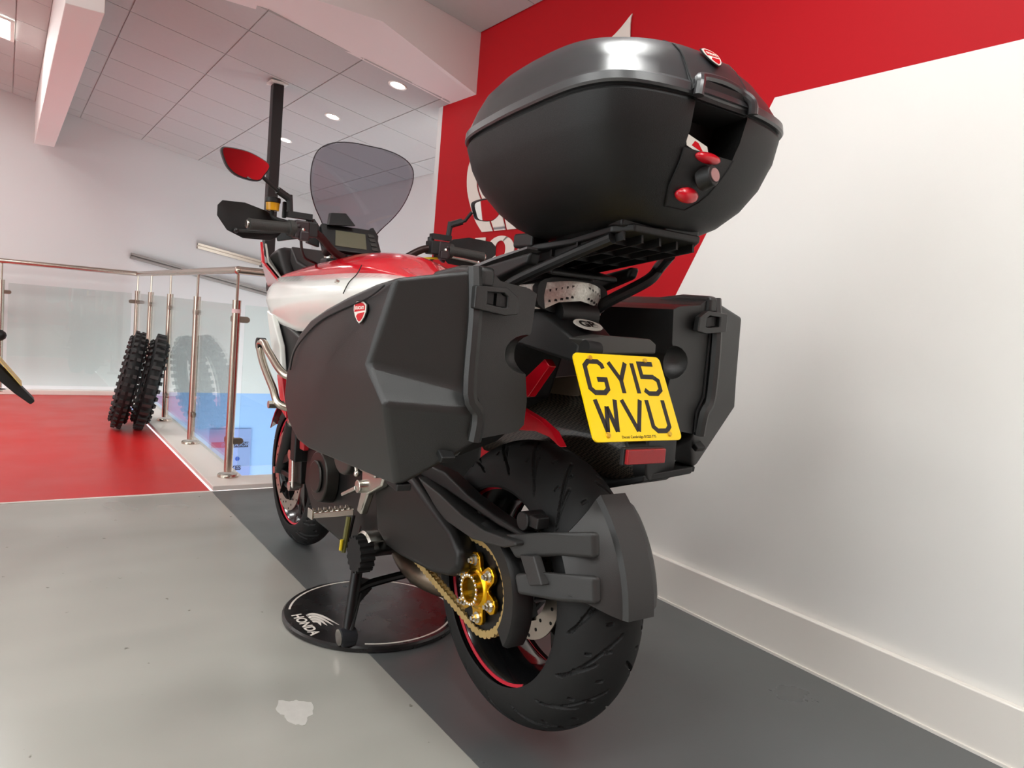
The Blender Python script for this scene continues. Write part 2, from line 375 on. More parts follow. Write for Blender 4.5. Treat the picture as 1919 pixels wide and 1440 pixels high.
for (x, y), l in zip(((1.715, 3.79), (1.71, 4.74), (1.71, 5.716)), dl):
    t = empty('downlight', (x, y, cz(x)-.002), 'small round recessed downlight '+l, 'light', 'downlights in the lower ceiling')
    t.rotation_euler = Matrix.Rotation(math.atan(CS), 4, 'Y').to_euler()
    MB().rev([(.038, -.002), (.05, -.004), (.052, .002), (.038, .004)], axis='Z', n=28).build('trim_ring', 'gloss_white', t)
    MB().cyl((0, 0, -.0015), (0, 0, .0), .038, n=28).build('lens', 'spot_light', t)
# black hanging post and the two aluminium channels on the far wall
p = empty('ceiling_post', (1.30, 4.56, 1.155), 'black square steel post hanging from the tiled ceiling', 'post')
MB().box((0, 0, .53), (.062, .062, 1.06)).build('shaft', 'black_paint', p, bevel=.004)
MB().box((0, 0, 1.068), (.10, .10, .012)).build('top_plate', 'gloss_white', p); MB().box((0, 0, -.004), (.075, .075, .012)).build('foot_plate', 'black_paint', p)
def channel(a, b, label, m):
    o = MB(); A, B_ = Vector(a), Vector(b)
    o.bar(A, B_, .05, .02); o.bar(A+Vector((0, 0, .032)), B_+Vector((0, 0, .032)), .05, .02); o.bar(A+Vector((0, .02, .016)), B_+Vector((0, .02, .016)), .01, .05)
    tag(o.build('wall_channel', m), label, 'rail', 'channels on the far wall')
channel((.938, 7.59, 1.235), (2.6, 7.59, .925), 'long grey aluminium channel sloping down the far wall behind the railing', 'alu_rail')
channel((1.50, 7.59, 1.395), (2.6, 7.59, 1.215), 'upper pale metal channel sloping down the far wall towards the black post', 'steel')

# ------------------------------------------------------------------ stair railing
RX, RZ, RY0, RY1 = .975, 1.088, 3.92, 7.36
rail = empty('stair_railing', (RX, RY0, 0), 'brushed steel railing with glass panels round the stairwell', 'railing')
def L(x, y, z): return (x-RX, y-RY0, z)
MB().tube([L(-5.5, RY1, RZ), L(RX, RY1, RZ)], .021, 16).build('handrail', 'steel', rail)
MB().tube([L(RX, RY1, RZ), L(RX, RY0, RZ)], .021, 16).sphere(L(RX, RY1, RZ), .022).build('handrail', 'steel', rail)
MB().tube([L(RX, RY0, RZ), L(2.58, RY0, RZ)], .021, 16).sphere(L(RX, RY0, RZ), .022).build('handrail', 'steel', rail)
def post(x, y, clamps):
    o = MB().cyl(L(x, y, .05), L(x, y, .93), .021, n=18).build('post', 'steel', rail)
    MB().rev([(0.0, .024), (.052, .024), (.052, .034), (.048, .040), (.024, .040), (.0, .040)], L(x, y, 0), 'Z', 28, closed_prof=False).build('base_flange', 'steel', o)
    MB().cyl(L(x, y, .93), L(x, y, RZ), .0075, n=10).cyl(L(x, y, .925), L(x, y, .937), .0215, n=18).build('stem', 'steel', o)
    for (dx, dy, z) in clamps:
        mb = MB(); c = Vector(L(x, y, z)); d = Vector((dx, dy, 0)); q = Vector((-dy, dx, 0))
        pts = [(.01, -.016), (.045, -.016)]+arc(.052, 0, .016, -80, 80, 6)+[(.045, .016), (.01, .016)]
        mb.prism([c+d*a+Vector((0, 0, b))+q*(-.012) for a, b in pts], q*.024); mb.build('glass_clamp', 'clamp_steel', o, bevel=.003)
ys = [3.92, 4.863, 5.77, 6.62, 7.36]
for i, y in enumerate(ys):
    c = []
    for z in (.84, .21):
        if i == 0: c += [(1, 0, z), (0, 1, z)]
        elif i == len(ys)-1: c += [(0, -1, z), (-1, 0, z)]
        else: c += [(0, 1, z), (0, -1, z)]
    post(RX, y, c)
for x in (-.02, -.95, -1.9): post(x, RY1, [(1, 0, .84), (-1, 0, .84), (1, 0, .21), (-1, 0, .21)])
post(1.93, RY0, [(-1, 0, .84), (-1, 0, .21)])
def pane(a, b):
    mb = MB(); A, B_ = Vector(L(*a, .075)), Vector(L(*b, .075)); mb.bar(A+Vector((0, 0, .42)), B_+Vector((0, 0, .42)), .010, .84); mb.build('glass_panel', 'rail_glass', rail)
for a, b in zip(ys, ys[1:]): pane((RX, a+.045), (RX, b-.045))
for a, b in ((RX, -.02), (-.02, -.95), (-.95, -1.9)): pane((a-.045, RY1), (b+.045, RY1))
pane((RX+.045, RY0), (1.93-.045, RY0))
MB().cyl(L(RX, RY0, .872), L(RX, RY0, .892), .0215, n=18).build('paper_tape', mat('pink_tape', (232, 200, 200), .6), rail)

# notice board down on the stairwell wall
nb = empty('notice_board', (1.90, 7.60, -.62), 'pale blue notice board with dark lettering on the stairwell wall', 'sign')
MB().box((0, .008, 0), (.40, .016, .52)).build('board', 'sign_blue', nb)
pl = Plane((0, 0, 0), (1, 0, 0), (0, 0, 1))
MB().box((.09, -.002, .10), (.17, .004, .055)).build('dark_band', 'sign_ink', nb)
MB().box((-.10, -.002, .10), (.17, .004, .055)).build('pink_band', mat('sign_pink', (150, 90, 130), .5), nb)
put('lettering', text_mesh('IN', .055, .001, Plane((-.06, -.006, .10), (1, 0, 0), (0, 0, 1)), 0), 'sign_blue', nb)
put('lettering', text_mesh('DOOR', .055, .001, Plane((.10, -.006, .10), (1, 0, 0), (0, 0, 1)), 0), 'sign_blue', nb)
put('lettering', text_mesh('BIKES', .06, .001, Plane((.04, -.003, -.14), (1, 0, 0), (0, 0, 1)), 0, offset=.002), 'sign_ink', nb)
mb = MB(); mb.cyl((.075, -.004, -.045), (.075, 0, -.045), .022, n=16); mb.build('blue_spot', 'sign_spot', nb)

# ------------------------------------------------------------------ wing emblem and lettering on the red wall
wp = Plane((WX-.004, 3.46, 1.221), (0, -1, 0), (0, 0, 1))      # x runs along the wall towards the viewer, z up
logo = empty('wall_lettering', (0, 0, 0), 'white wing emblem and HONDA lettering mounted on the red wall', 'sign')
def letter(name, polys, x0, wd, h=.135):
    mb = MB()
    for pts in polys: wp.poly(mb, [(x0+a*wd, b*h) for a, b in pts], 0, .004)
    mb.build(name, 'badge_white', logo)
Hs = lambda x: [(x, 0), (x+.42, 0), (x+.42, .17), (x+.36, .17), (x+.36, .83), (x+.42, .83), (x+.42, 1), (x, 1), (x, .83), (x+.06, .83), (x+.06, .17), (x, .17)]
letter('letter_h', [Hs(0), Hs(.58), [(.36, .4), (.64, .4), (.64, .6), (.36, .6)]], .02, .235)
def ring(name, x0, wd, h=.135, right=1.0):
    mb = MB(); n = 40
    for i in range(n):
        a, b = 2*PI*i/n, 2*PI*(i+1)/n
        f = lambda t, rx, ry: (x0+wd/2+rx*wd*math.cos(t), h/2+ry*h*math.sin(t))
        wp.poly(mb, [f(a, .5, .51), f(b, .5, .51), f(b, .2, .34), f(a, .2, .34)], 0, .004)
    mb.build(name, 'badge_white', logo)
ring('letter_o', .275, .243)
letter('letter_n', [[(0, 0), (.34, 0), (.34, .16), (.25, .16), (.25, .62), (.70, 0), (.9, 0), (.9, .84), (1, .84), (1, 1), (.64, 1), (.64, .84), (.72, .84), (.72, .40), (.30, 1), (0, 1), (0, .84), (.08, .84), (.08, .16), (0, .16)]], .53, .25)
letter('letter_d', [[(0, 0), (.55, 0), (.85, .12), (1, .38), (1, .62), (.85, .88), (.55, 1), (0, 1), (0, .84), (.08, .84), (.08, .16), (0, .16)]], .80, .23)
letter('letter_a', [[(0, 0), (.36, 0), (.36, .15), (.30, .15), (.34, .27), (.62, .27), (.66, .15), (.6, .15), (.6, 0), (1, 0), (1, .15), (.93, .15), (.62, 1), (.38, 1), (.07, .15), (0, .15)]], 1.05, .24)
def feather(outer, inner):
    mb = MB(); A = cr([(a, b, 0) for a, b in outer], 6); B_ = cr([(a, b, 0) for a, b in inner], 6)
    for i in range(len(A)-1):
        q = [(A[i].x, A[i].y), (A[i+1].x, A[i+1].y), (B_[i+1].x, B_[i+1].y), (B_[i].x, B_[i].y)]
        if len({(round(a, 5), round(b, 5)) for a, b in q}) == 4: wp.poly(mb, q, 0, .004)
        else: wp.poly(mb, q[:2]+[q[2]], 0, .004)
    mb.build('wing_feather', 'badge_white', logo)
feather([(.215, .163), (.12, .25), (.03, .41), (.06, .56), (.30, .70), (1.0, .862), (1.2, .953)], [(.315, .163), (.24, .26), (.13, .40), (.17, .51), (.5, .62), (1.13, .70), (1.195, .94)])
feather([(.33, .163), (.26, .26), (.145, .40), (.19, .50), (.50, .60), (.8, .65), (1.08, .68)], [(.43, .163), (.37, .26), (.26, .38), (.30, .46), (.45, .53), (.75, .57), (1.07, .668)])
feather([(.445, .163), (.39, .26), (.28, .37), (.32, .45), (.47, .52), (.65, .57), (.9, .63)], [(.55, .163), (.49, .25), (.40, .35), (.43, .40), (.54, .45), (.68, .50), (.88, .62)])
feather([(.565, .163), (.51, .25), (.42, .34), (.45, .39), (.56, .44), (.64, .46), (.78, .49)], [(.68, .163), (.62, .23), (.55, .29), (.56, .32), (.62, .35), (.68, .38), (.77, .48)])

# ------------------------------------------------------------------ two knobbly tyres leaning on the railing
def knobbly(name, label, base, wd, R, tilt, spin, rows, yaw=0):
    t = empty(name, base, label, 'tyre', 'off-road tyres leaning on the railing')
    t.rotation_euler = (Matrix.Rotation(yaw, 3, 'Z') @ Matrix.Rotation(tilt, 3, 'Y')).to_euler()
    c = (0, 0, R); r = R-.016; h = .085
    prof = [(r-h+h*math.sin(a)*1.0, wd/2*.86*math.cos(a)) for a in [PI*i/14 for i in range(15)]]
    prof += [(r-h-.022, -wd*.33), (r-h-.022, -wd*.26), (r-h, -wd*.36)]+[(r-h+(h-.014)*math.sin(a), -(wd/2*.86-.012)*math.cos(a)) for a in [PI*i/8 for i in range(9)]][1:-1]+[(r-h, wd*.36), (r-h-.022, wd*.26), (r-h-.022, wd*.33)]
    MB().rev(prof, c, 'X', 72).build('carcass', 'tyre_rubber', t)
    mes = {}
    for row in rows:
        n, ph, x, kw, kl, kh, lean = row
        key = (kw, kl, kh)
        if key not in mes:
            mb = MB(); mb.add([(sx*kw/2*(1 if z == 0 else .86), sy*kl/2*(1 if z == 0 else .86), z) for z in (-.012, kh) for sx, sy in ((-1, -1), (1, -1), (1, 1), (-1, 1))],
                              [(3, 2, 1, 0), (4, 5, 6, 7), (0, 1, 5, 4), (1, 2, 6, 5), (2, 3, 7, 6), (3, 0, 4, 7)])
            me = mb.mesh('tread_knob', 20); me.materials.append(MATS['knob_rubber']); mes[key] = me
        rad = r-h+h*math.sqrt(max(0, 1-(x/(wd/2*.86))**2))
        for i in range(n):
            a = 2*PI*(i+ph)/n
            # local frame: radial z, tangent y, axis x, tilted outwards by lean
            M = Matrix.Translation((x, rad*math.cos(a), R+rad*math.sin(a))) @ Matrix.Rotation(a-PI/2, 4, 'X') @ Matrix.Rotation(lean, 4, 'Y')
            o = bpy.data.objects.new('tread_knob', mes[key]); C.objects.link(o); o.parent = t; o.matrix_local = M
    return t
kl = knobbly('knobbly_tyre', 'black off-road tyre with small square knobs, left of the leaning pair', (.634, 5.58, 0), .112, .345, .205, 0,
             [(36, 0, -.019, .026, .026, .014, 0), (36, 0, .019, .026, .026, .014, 0), (36, .5, -.042, .018, .030, .014, -.9), (36, .5, .042, .018, .030, .014, .9)], yaw=-.11)
kr = knobbly('knobbly_tyre', 'black off-road tyre with long cross blocks, right of the leaning pair', (.768, 5.56, 0), .110, .335, .2, 0,
             [(32, 0, 0, .062, .026, .015, 0), (32, .5, -.042, .024, .028, .015, -.75), (32, .5, .042, .024, .028, .015, .75)], yaw=-.11)

# ------------------------------------------------------------------ turntable disc under the stand
dc = empty('turntable_disc', (.965, 2.055, 0), 'low round black display disc with white rim line under the centre stand', 'disc')
MB().rev([(.0, 0), (.262, 0), (.268, .004), (.268, .014), (.262, .019), (0, .019)], axis='Z', n=96, closed_prof=False).build('disc', mat('disc_black', (30, 28, 28), .26, noise=.15, nscale=12, rvar=.08), dc)
m_ = MB()
for a0, a1 in ((10, 158), (-118, 10)): m_.rev([(.244, .0188), (.250, .0188), (.250, .0197), (.244, .0197)], axis='Z', n=60, a0=math.radians(a0), a1=math.radians(a1))
m_.build('rim_line', 'badge_white', dc)
dp = Plane((-.222, -.03, .0188), (.04, -1, 0), (1, .04, 0))
put('lettering', text_mesh('HONDA', .042, .0004, dp, 0, offset=.0012, sx=1.0), 'badge_white', dc)
for i in range(4):
    mb = MB()
    A = cr([(-.062+i*.016, .026, 0), (-.066+i*.018, .050-i*.004, 0), (-.03+i*.012, .072-i*.009, 0), (.046-i*.006, .086-i*.016, 0)], 6)
    B_ = cr([(-.050+i*.016, .026, 0), (-.052+i*.018, .046-i*.004, 0), (-.026+i*.012, .063-i*.009, 0), (.045-i*.006, .0845-i*.016, 0)], 6)
    for k2 in range(len(A)-1): dp.poly(mb, [(A[k2].x, A[k2].y), (A[k2+1].x, A[k2+1].y), (B_[k2+1].x, B_[k2+1].y), (B_[k2].x, B_[k2].y)], 0, .0008)
    mb.build('wing_feather', 'badge_white', dc)

# ------------------------------------------------------------------ tail of another motorcycle cut by the left edge
t2 = empty('parked_motorcycle', (-.36, 3.5, 0), 'tail of another motorcycle with a yellow number plate at the left edge', 'motorcycle')
MB().rev([(.32-.1+.1*math.sin(a), .085*math.cos(a)) for a in [PI*i/12 for i in range(13)]]+[(.21, -.07), (.20, 0), (.21, .07)], (0, 0, .32), 'Y', 60).build('tyre', 'tyre_rubber', t2)
MB().rev([(.21, -.06), (.215, -.07), (.19, -.06), (.18, 0), (.19, .06), (.215, .07), (.21, .06)], (0, 0, .32), 'Y', 48, closed_prof=False).build('rim', 'rim_black', t2)
m_ = MB().cyl((0, -.1, .32), (0, .1, .32), .03)
for k in range(5): m_.bar((0, 0, .32), (.2*math.cos(k*1.257), 0, .32+.2*math.sin(k*1.257)), .035, .03, up=(0, 1, 0))
m_.build('spoke', 'rim_black', t2)
tp = Plane((.405, -.12, .515), (.32, -.95, -.0), (-.5, -.17, .85))
MB().prism([(.16, -.05, .80), (.26, -.05, .72), (.47, -.05, .475), (.455, -.05, .46), (.40, -.05, .505), (.24, -.05, .66), (.12, -.05, .76)], (0, .1, 0)).build('mudguard', 'black_plastic', t2, bevel=.006)
q = Plane((.352, 0, .61), (0, 1, 0), (-.55, 0, .72)); mb = MB(); q.poly(mb, rrect(.2, .2, .012), .012, .015); mb.build('number_plate', 'yellow_film', t2)
MB().sphere((.345, -.14, .735), .022, 12, (1.2, 1, 1)).cyl((.25, -.03, .74), (.34, -.13, .737), .009, n=8).build('indicator', 'black_plastic', t2)
MB().prism([(.3, -.08, .80), (.1, -.10, .78), (-.5, -.14, .72), (-.6, -.14, .80), (.05, -.11, .90), (.28, -.07, .86)], (0, .2, 0)).build('tail_unit', 'red_paint', t2, bevel=.02)
MB().bar((0, -.09, .32), (-.5, -.09, .42), .04, .07).bar((0, .09, .32), (-.5, .09, .42), .04, .07).build('swingarm', 'swingarm_black', t2, bevel=.006)

# ------------------------------------------------------------------ the motorcycle (x right, y forward from the rear axle, z up)
bike = empty('touring_motorcycle', (BX, BY0, 0), 'white and red sport touring motorcycle on its centre stand', 'motorcycle')
AZ = .3676; FY = 1.529; FZ = .298
def road_tyre(name, y, z, R, wd, h, pitch, par, nt=720, ns=56, seed=0):
    us = np.linspace(0, 1, ns+1)                       # across the crown
    a = PI*us; x = wd/2*np.cos(a)*(1-.06*np.sin(a)**8); rad = R-h+h*np.sin(a)**.9
    arc_s = np.concatenate([[0], np.cumsum(np.hypot(np.diff(x), np.diff(rad)))]); s_ = arc_s-arc_s[-1]/2     # signed distance from the centre line
    th = np.arange(nt)*2*PI/nt; u = th*R
    U, Sg = np.meshgrid(u, s_, indexing='ij'); circ = 2*PI*R; n = round(circ/pitch); P = circ/n
    dep = np.zeros_like(U)
    def groove(sgn, off, s0, s1, slope, curve, wdt, d):
        sl = sgn*Sg; c = off+slope*(sl-s0)+curve*(sl-s0)**2
        du = np.abs((U-c+P/2) % P-P/2)/np.sqrt(1+slope**2)*1.0
        k = np.clip(1.25-du/wdt, 0, 1)*np.clip((sl-s0)/.004+.5, 0, 1)*np.clip((s1-sl)/.004+.5, 0, 1)
        np.maximum(dep, d*np.minimum(1, k*2.4), out=dep)
    e = arc_s[-1]/2
    for sg in (1, -1):
        o = 0 if sg > 0 else P*.5
        groove(sg, o, .012, e*.74, .75, 5.0, .0036, .006)
        groove(sg, o+P*.50, e*.36, e*.80, .8, 4.0, .003, .005)
        for q_, s0, s1 in ((.26, .20, .28), (.34, .46, .53), (.80, .22, .30), (.72, .55, .62)): groove(sg, o+P*q_, e*s0, e*s1, .2, 0, .0034, .005)
    nx, nr = np.cos(a)*.8, np.sin(a)                    # inward push mostly radial
    RR = rad[None, :]-dep*np.sin(a)[None, :]; XX = np.broadcast_to(x[None, :], RR.shape)-dep*np.cos(a)[None, :]
    T = th[:, None]; V = np.stack([XX, y+RR*np.cos(T), z+RR*np.sin(T)], -1).reshape(-1, 3)
    m = ns+1; i, k = np.meshgrid(np.arange(nt), np.arange(ns), indexing='ij'); i2 = (i+1) % nt
    F_ = np.stack([i*m+k, i*m+k+1, i2*m+k+1, i2*m+k], -1).reshape(-1, 4)
    me = bpy.data.meshes.new(name); me.from_pydata(V.tolist(), [], F_.tolist()); me.shade_smooth(); me.set_sharp_from_angle(angle=math.radians(38))
    return put(name, me, 'tyre_rubber', par)
def sidewall(y, z, R, wd, h, par, rim):
    mb = MB()
    for sg in (1, -1):
        mb.rev([(R-h+.001, sg*wd/2), (R-h-.006, sg*(wd/2-.002)), (rim+.012, sg*(wd/2-.016)), (rim-.002, sg*(wd/2-.020)), (rim-.002, sg*(wd/2-.03))], (0, y, z), 'X', 96, closed_prof=False)
    mb.rev([(R-h-.004, sg_*(wd/2-.001)) for sg_ in (1,)]+[(R-h+.003, wd/2+.0004), (R-h+.008, wd/2-.001)], (0, y, z), 'X', 96, closed_prof=False)
    return mb.build('tyre_sidewall', 'tyre_rubber', par)
def wheel(y, z, R, wd, h, rim, rw, pitch, spokes, ph, hubw, front):
    ty = road_tyre('tyre', y, z, R, wd, h, pitch, bike, 1300 if not front else 600, 120 if not front else 60)
    sidewall(y, z, R, wd, h, ty, rim)
    w2 = rw/2
    prof = [(rim+.008, w2), (rim+.010, w2-.004), (rim-.004, w2-.012), (rim-.016, w2-.03), (rim-.026, w2-.05), (rim-.03, 0), (rim-.026, -w2+.05), (rim-.016, -w2+.03), (rim-.004, -w2+.012), (rim+.010, -w2+.004), (rim+.008, -w2),
            (rim-.002, -w2-.001), (rim-.014, -w2+.012), (rim-.024, -w2+.03), (rim-.036, -w2+.05), (rim-.040, 0), (rim-.036, w2-.05), (rim-.024, w2-.03), (rim-.014, w2-.012), (rim-.002, w2+.001)]
    rm = MB().rev(prof, (0, y, z), 'X', 96).build('rim', 'rim_black', bike)
    for sg in (1, -1):
        for a0, a1 in ((.15, 1.95), (2.15, 4.0), (4.2, 6.2)):
            MB().rev([(rim-.008, sg*(w2-.0025)), (rim-.008, sg*(w2-.0005)), (rim-.002, sg*(w2+.0022)), (rim-.0015, sg*(w2+.0006))], (0, y, z), 'X', 40, a0=a0, a1=a1).build('rim_stripe', 'rim_red', rm)
    sx, sx1 = (0, 0) if front else (.062, .03)
    for k in range(spokes):
        a = ph+2*PI*k/spokes
        for da in (-.13, .13):
            mb = MB(); p0 = (sx, y+.05*math.cos(a+da*.6), z+.05*math.sin(a+da*.6)); p1 = (sx1, y+(rim-.03)*math.cos(a+da), z+(rim-.03)*math.sin(a+da))
            mb.bar(p0, p1, .042, .022, up=(1, 0, 0), w1=.026, h1=.016); mb.build('spoke', 'rim_black', rm, bevel=.004)
    MB().cyl((-hubw/2, y, z), (hubw/2, y, z), .052, n=28).build('wheel_hub', 'rim_black', rm, bevel=.006)
    return ty, rm
wheel(0, AZ, .318, .19, .098, .218, .155, .125, 5, .35, .10, False)
fty, frm = wheel(FY, FZ, .298, .12, .075, .218, .095, .115, 5, .9, .10, True)
def brake_disc(x, y, z, r0, r1, par, holes=28):
    mb = MB(); n = 96
    mb.rev([(r0, x-.002), (r1, x-.002), (r1, x+.002), (r0, x+.002)], (0, y, z), 'X', n)
    o = mb.build('brake_disc', 'disc_steel', par)
    hm = MB()
    for k in range(holes):
        a = 2*PI*k/holes; rr = r0+(r1-r0)*(.28, .55, .8)[k % 3]
        hm.cyl((x-.0026, y+rr*math.cos(a), z+rr*math.sin(a)), (x+.0026, y+rr*math.cos(a), z+rr*math.sin(a)), .0042, n=8)
    hm.build('disc_holes', 'seam_black', o)
    car = MB().rev([(r0*.55, x+.003), (r0*.62, x-.004), (r0*.62, x+.006), (r0*.55, x+.006)], (0, y, z), 'X', 48)
    for k in range(6):
        a = 2*PI*k/6; car.bar((x+.001, y+r0*.55*math.cos(a), z+r0*.55*math.sin(a)), (x+.001, y+(r0+.006)*math.cos(a), z+(r0+.006)*math.sin(a)), .004, .02, up=(1, 0, 0))
    car.build('disc_carrier', 'sprocket_black', o)
brake_disc(-.068, FY, FZ, .118, .160, frm); brake_disc(.068, FY, FZ, .118, .160, frm)
brake_disc(-.014, 0, AZ, .082, .1285, bike, 24)

# --- rear drive: hub, sprocket, flange, chain
SX = -.128
mb = MB(); n = 42; pts = []
for k in range(n):
    a = 2*PI*k/n
    for da, rr in ((-.3, .094), (-.12, .101), (.12, .101), (.3, .094)):
        t = a+da*2*PI/n; pts.append((SX-.003, rr*math.cos(t), AZ+rr*math.sin(t)))
inner = [(SX-.003, .060*math.cos(2*PI*i/len(pts)-.04), AZ+.060*math.sin(2*PI*i/len(pts)-.04)) for i in range(len(pts))]
sh = Vector((.006, 0, 0)); add = lambda L_: [Vector(p)+sh for p in L_]
mb.loft([inner, pts, add(pts), add(inner), inner], caps=False); spk = mb.build('sprocket', 'sprocket_black', bike, ang=25)
MB().rev([(.02, SX+.004), (.068, SX+.004), (.068, SX+.012), (.02, SX+.03)], (0, 0, AZ), 'X', 40).build('sprocket_carrier', 'sprocket_black', spk)
# gold flange with six lobes
fl = []
for k in range(6):
    a = 2*PI*k/6+.30
    for da, rr in ((-.50, .046), (-.42, .050), (-.34, .060), (-.26, .071), (-.12, .078), (.12, .078), (.26, .071), (.34, .060), (.42, .050)):
        fl.append((rr*math.cos(a+da), rr*math.sin(a+da)))
fx = SX-.008
fg = MB().prism([(fx, a, AZ+b) for a, b in fl], (-.011, 0, 0)).build('flange', 'gold', bike, bevel=.0025)
MB().rev([(.046, fx-.008), (.041, fx-.014), (.036, fx-.016), (.034, fx-.026), (.0335, fx-.030), (.026, fx-.030), (.025, fx-.006)], (0, 0, AZ), 'X', 48).build('hub_nut', 'gold', fg)
MB().cyl((fx-.008, 0, AZ), (fx-.018, 0, AZ), .0255, n=32).build('axle_bore', mat('bore_dark', (92, 78, 20), .4, metal=.8), fg)
cm = MB()
for k in range(20):
    a = 2*PI*k/20; cm.sphere((fx-.029, .031*math.cos(a), AZ+.031*math.sin(a)), .0038, 8)
cm.build('nut_castellation', 'chrome', fg)
for k in range(6):
    a = 2*PI*k/6+.30; y_, z_ = .061*math.cos(a), AZ+.061*math.sin(a)
    MB().cyl((fx-.009, y_, z_), (fx-.013, y_, z_), .0125, n=16).cyl((fx-.013, y_, z_), (fx-.021, y_, z_), .0085, n=6).cyl((fx-.02, y_, z_), (fx-.027, y_, z_), .005, n=10).build('flange_nut', 'silver', fg)
# chain loop: rear sprocket circle, front sprocket circle, tangents
def chain():
    c0, r0, c1, r1 = (0, AZ), .098, (.585, .432), .040
    d = Vector((c1[0]-c0[0], c1[1]-c0[1])); L_ = d.length; ang = math.atan2(d.y, d.x); g = math.acos((r0-r1)/L_)
    path = []
    a0, a1 = ang+g, ang-g+2*PI
    for i in range(41): t = a0+(a1-a0)*i/40; path.append((c0[0]+r0*math.cos(t), c0[1]+r0*math.sin(t)))
    b0, b1 = ang-g, ang+g
    for i in range(17): t = b0+(b1-b0)*i/16; path.append((c1[0]+r1*math.cos(t), c1[1]+r1*math.sin(t)))
    path.append(path[0]); P = [Vector(p) for p in path]; cum = [0]
    for a, b in zip(P, P[1:]): cum.append(cum[-1]+(b-a).length)
    N = int(cum[-1]/.0159); N -= N % 2; st = cum[-1]/N
    def at(s):
        s %= cum[-1]
        for i in range(len(P)-1):
            if cum[i+1] >= s: return P[i]+(P[i+1]-P[i])*((s-cum[i])/(cum[i+1]-cum[i]))
        return P[-1]
    rl = MB()
    for i in range(N):
        q = at(i*st); rl.cyl((SX-.009, q.x, q.y), (SX+.009, q.x, q.y), .0038, n=8)
    ch = rl.build('chain', 'chain_gold', bike)
    mes = []
    for off in (.0055, .0075):
        mb = MB(); o = []
        for sgn in (1, -1):
            pr = arc(st/2, 0, .0092, -115, 115, 8)+[(0, .0058)]+arc(-st/2, 0, .0092, 65, 295, 8)+[(0, -.0058)]
            mb.prism([(sgn*off, a, b) for a, b in pr], (sgn*.0014, 0, 0))
        me = mb.mesh('chain_link', 30); me.materials.append(MATS['chain_gold']); mes.append(me)
    for i in range(N):
        a, b = at(i*st), at((i+1)*st); m = (a+b)/2
        o = bpy.data.objects.new('chain_link', mes[i % 2]); C.objects.link(o); o.parent = ch
        o.location = (SX, m.x, m.y); o.rotation_euler = (math.atan2(b.y-a.y, b.x-a.x), 0, 0)
chain()
# swingarm: single arm on the left, hub carrier round the axle
def side(poly, x0, x1): return [(x0, y, z) for y, z in poly], (x1-x0, 0, 0)
sw = [(.50, .50), (.46, .365), (.40, .342), (.32, .340), (.16, .352), (.07, .372), (.03, .40), (.03, .44), (.08, .478), (.18, .512), (.28, .548), (.42, .565)]
MB().prism(*side(sw, -.178, -.085)).build('swingarm', 'swingarm_black', bike, bevel=.018, seg=4)
MB().cyl((-.10, 0, AZ), (-.04, 0, AZ), .075, n=40).build('axle_carrier', 'swingarm_black', bike, bevel=.008)
cg = [(.27, .555), (.16, .540), (.05, .518), (-.04, .510), (-.155, .520), (-.16, .512), (-.115, .495), (.0, .478), (.14, .487), (.20, .52)]
MB().prism(*side(cg, -.168, -.12)).build('chain_guard', 'grey_plastic', bike, bevel=.006)
uc = [(.30, .585), (.18, .584), (.07, .556), (-.04, .540), (-.165, .532), (-.160, .520), (-.06, .522), (.05, .533), (.17, .545), (.30, .55)]
MB().prism(*side(uc, -.145, -.105)).build('upper_guard', 'black_plastic', bike, bevel=.006)
MB().cyl((-.14, -.135, .553), (-.06, -.135, .553), .020, n=14).box((-.12, -.165, .558), (.03, .03, .024)).build('sensor_block', 'black_plastic', bike, bevel=.003)
MB().rev([(.106, -.146), (.146, -.152), (.152, -.144), (.152, -.105), (.146, -.100), (.106, -.116)], (0, 0, AZ), 'X', 36, a0=math.radians(93), a1=math.radians(212)).build('sprocket_cover', 'black_plastic', bike, ang=40)
# rear hugger: curved shell over the tyre on two arms
xs = [-.112, -.108, -.098, -.082, -.060, -.037, -.033, 0, .033, .037, .06, .082, .098, .108, .112]
def hr(x, t):
    u = max(0, (abs(x)-.034)/.078)
    return .349-.012*(abs(x) > .034)-.068*u**1.9+.006*math.cos((t-.45)*3)
mb = MB(); rr = []
for i in range(21):
    ro, ri = [], []
    for x in xs:
        u = max(0, (abs(x)-.034)/.078); t = math.radians((7+9*u**1.4)+(47-10*u-(7+9*u**1.4))*i/20)
        for L_, dr in ((ro, 0), (ri, -.004)):
            r_ = hr(x, t)+dr; L_.append((x*(1 if dr == 0 else .96), -r_*math.cos(t), AZ+r_*math.sin(t)))
    rr.append(ro+ri[::-1])
hug = mb.loft(rr).build('rear_hugger', 'grey_plastic', bike, ang=26)
MB().prism([(-.155, -.085, .512), (-.15, -.19, .545), (-.092, -.295, .572), (-.090, -.302, .522), (-.118, -.23, .508), (-.155, -.14, .478)], (.020, 0, 0)).build('hugger_arm', 'grey_plastic', hug, bevel=.009, seg=3)
MB().prism([(-.150, -.135, .446), (-.145, -.20, .470), (-.092, -.310, .492), (-.090, -.318, .440), (-.122, -.25, .425), (-.150, -.15, .408)], (.020, 0, 0)).build('hugger_arm', 'grey_plastic', hug, bevel=.009, seg=3)
MB().prism([(-.150, -.15, .49), (-.146, -.19, .50), (-.146, -.225, .452), (-.150, -.19, .44)], (.02, 0, 0)).build('hugger_brace', 'grey_plastic', hug, bevel=.003)

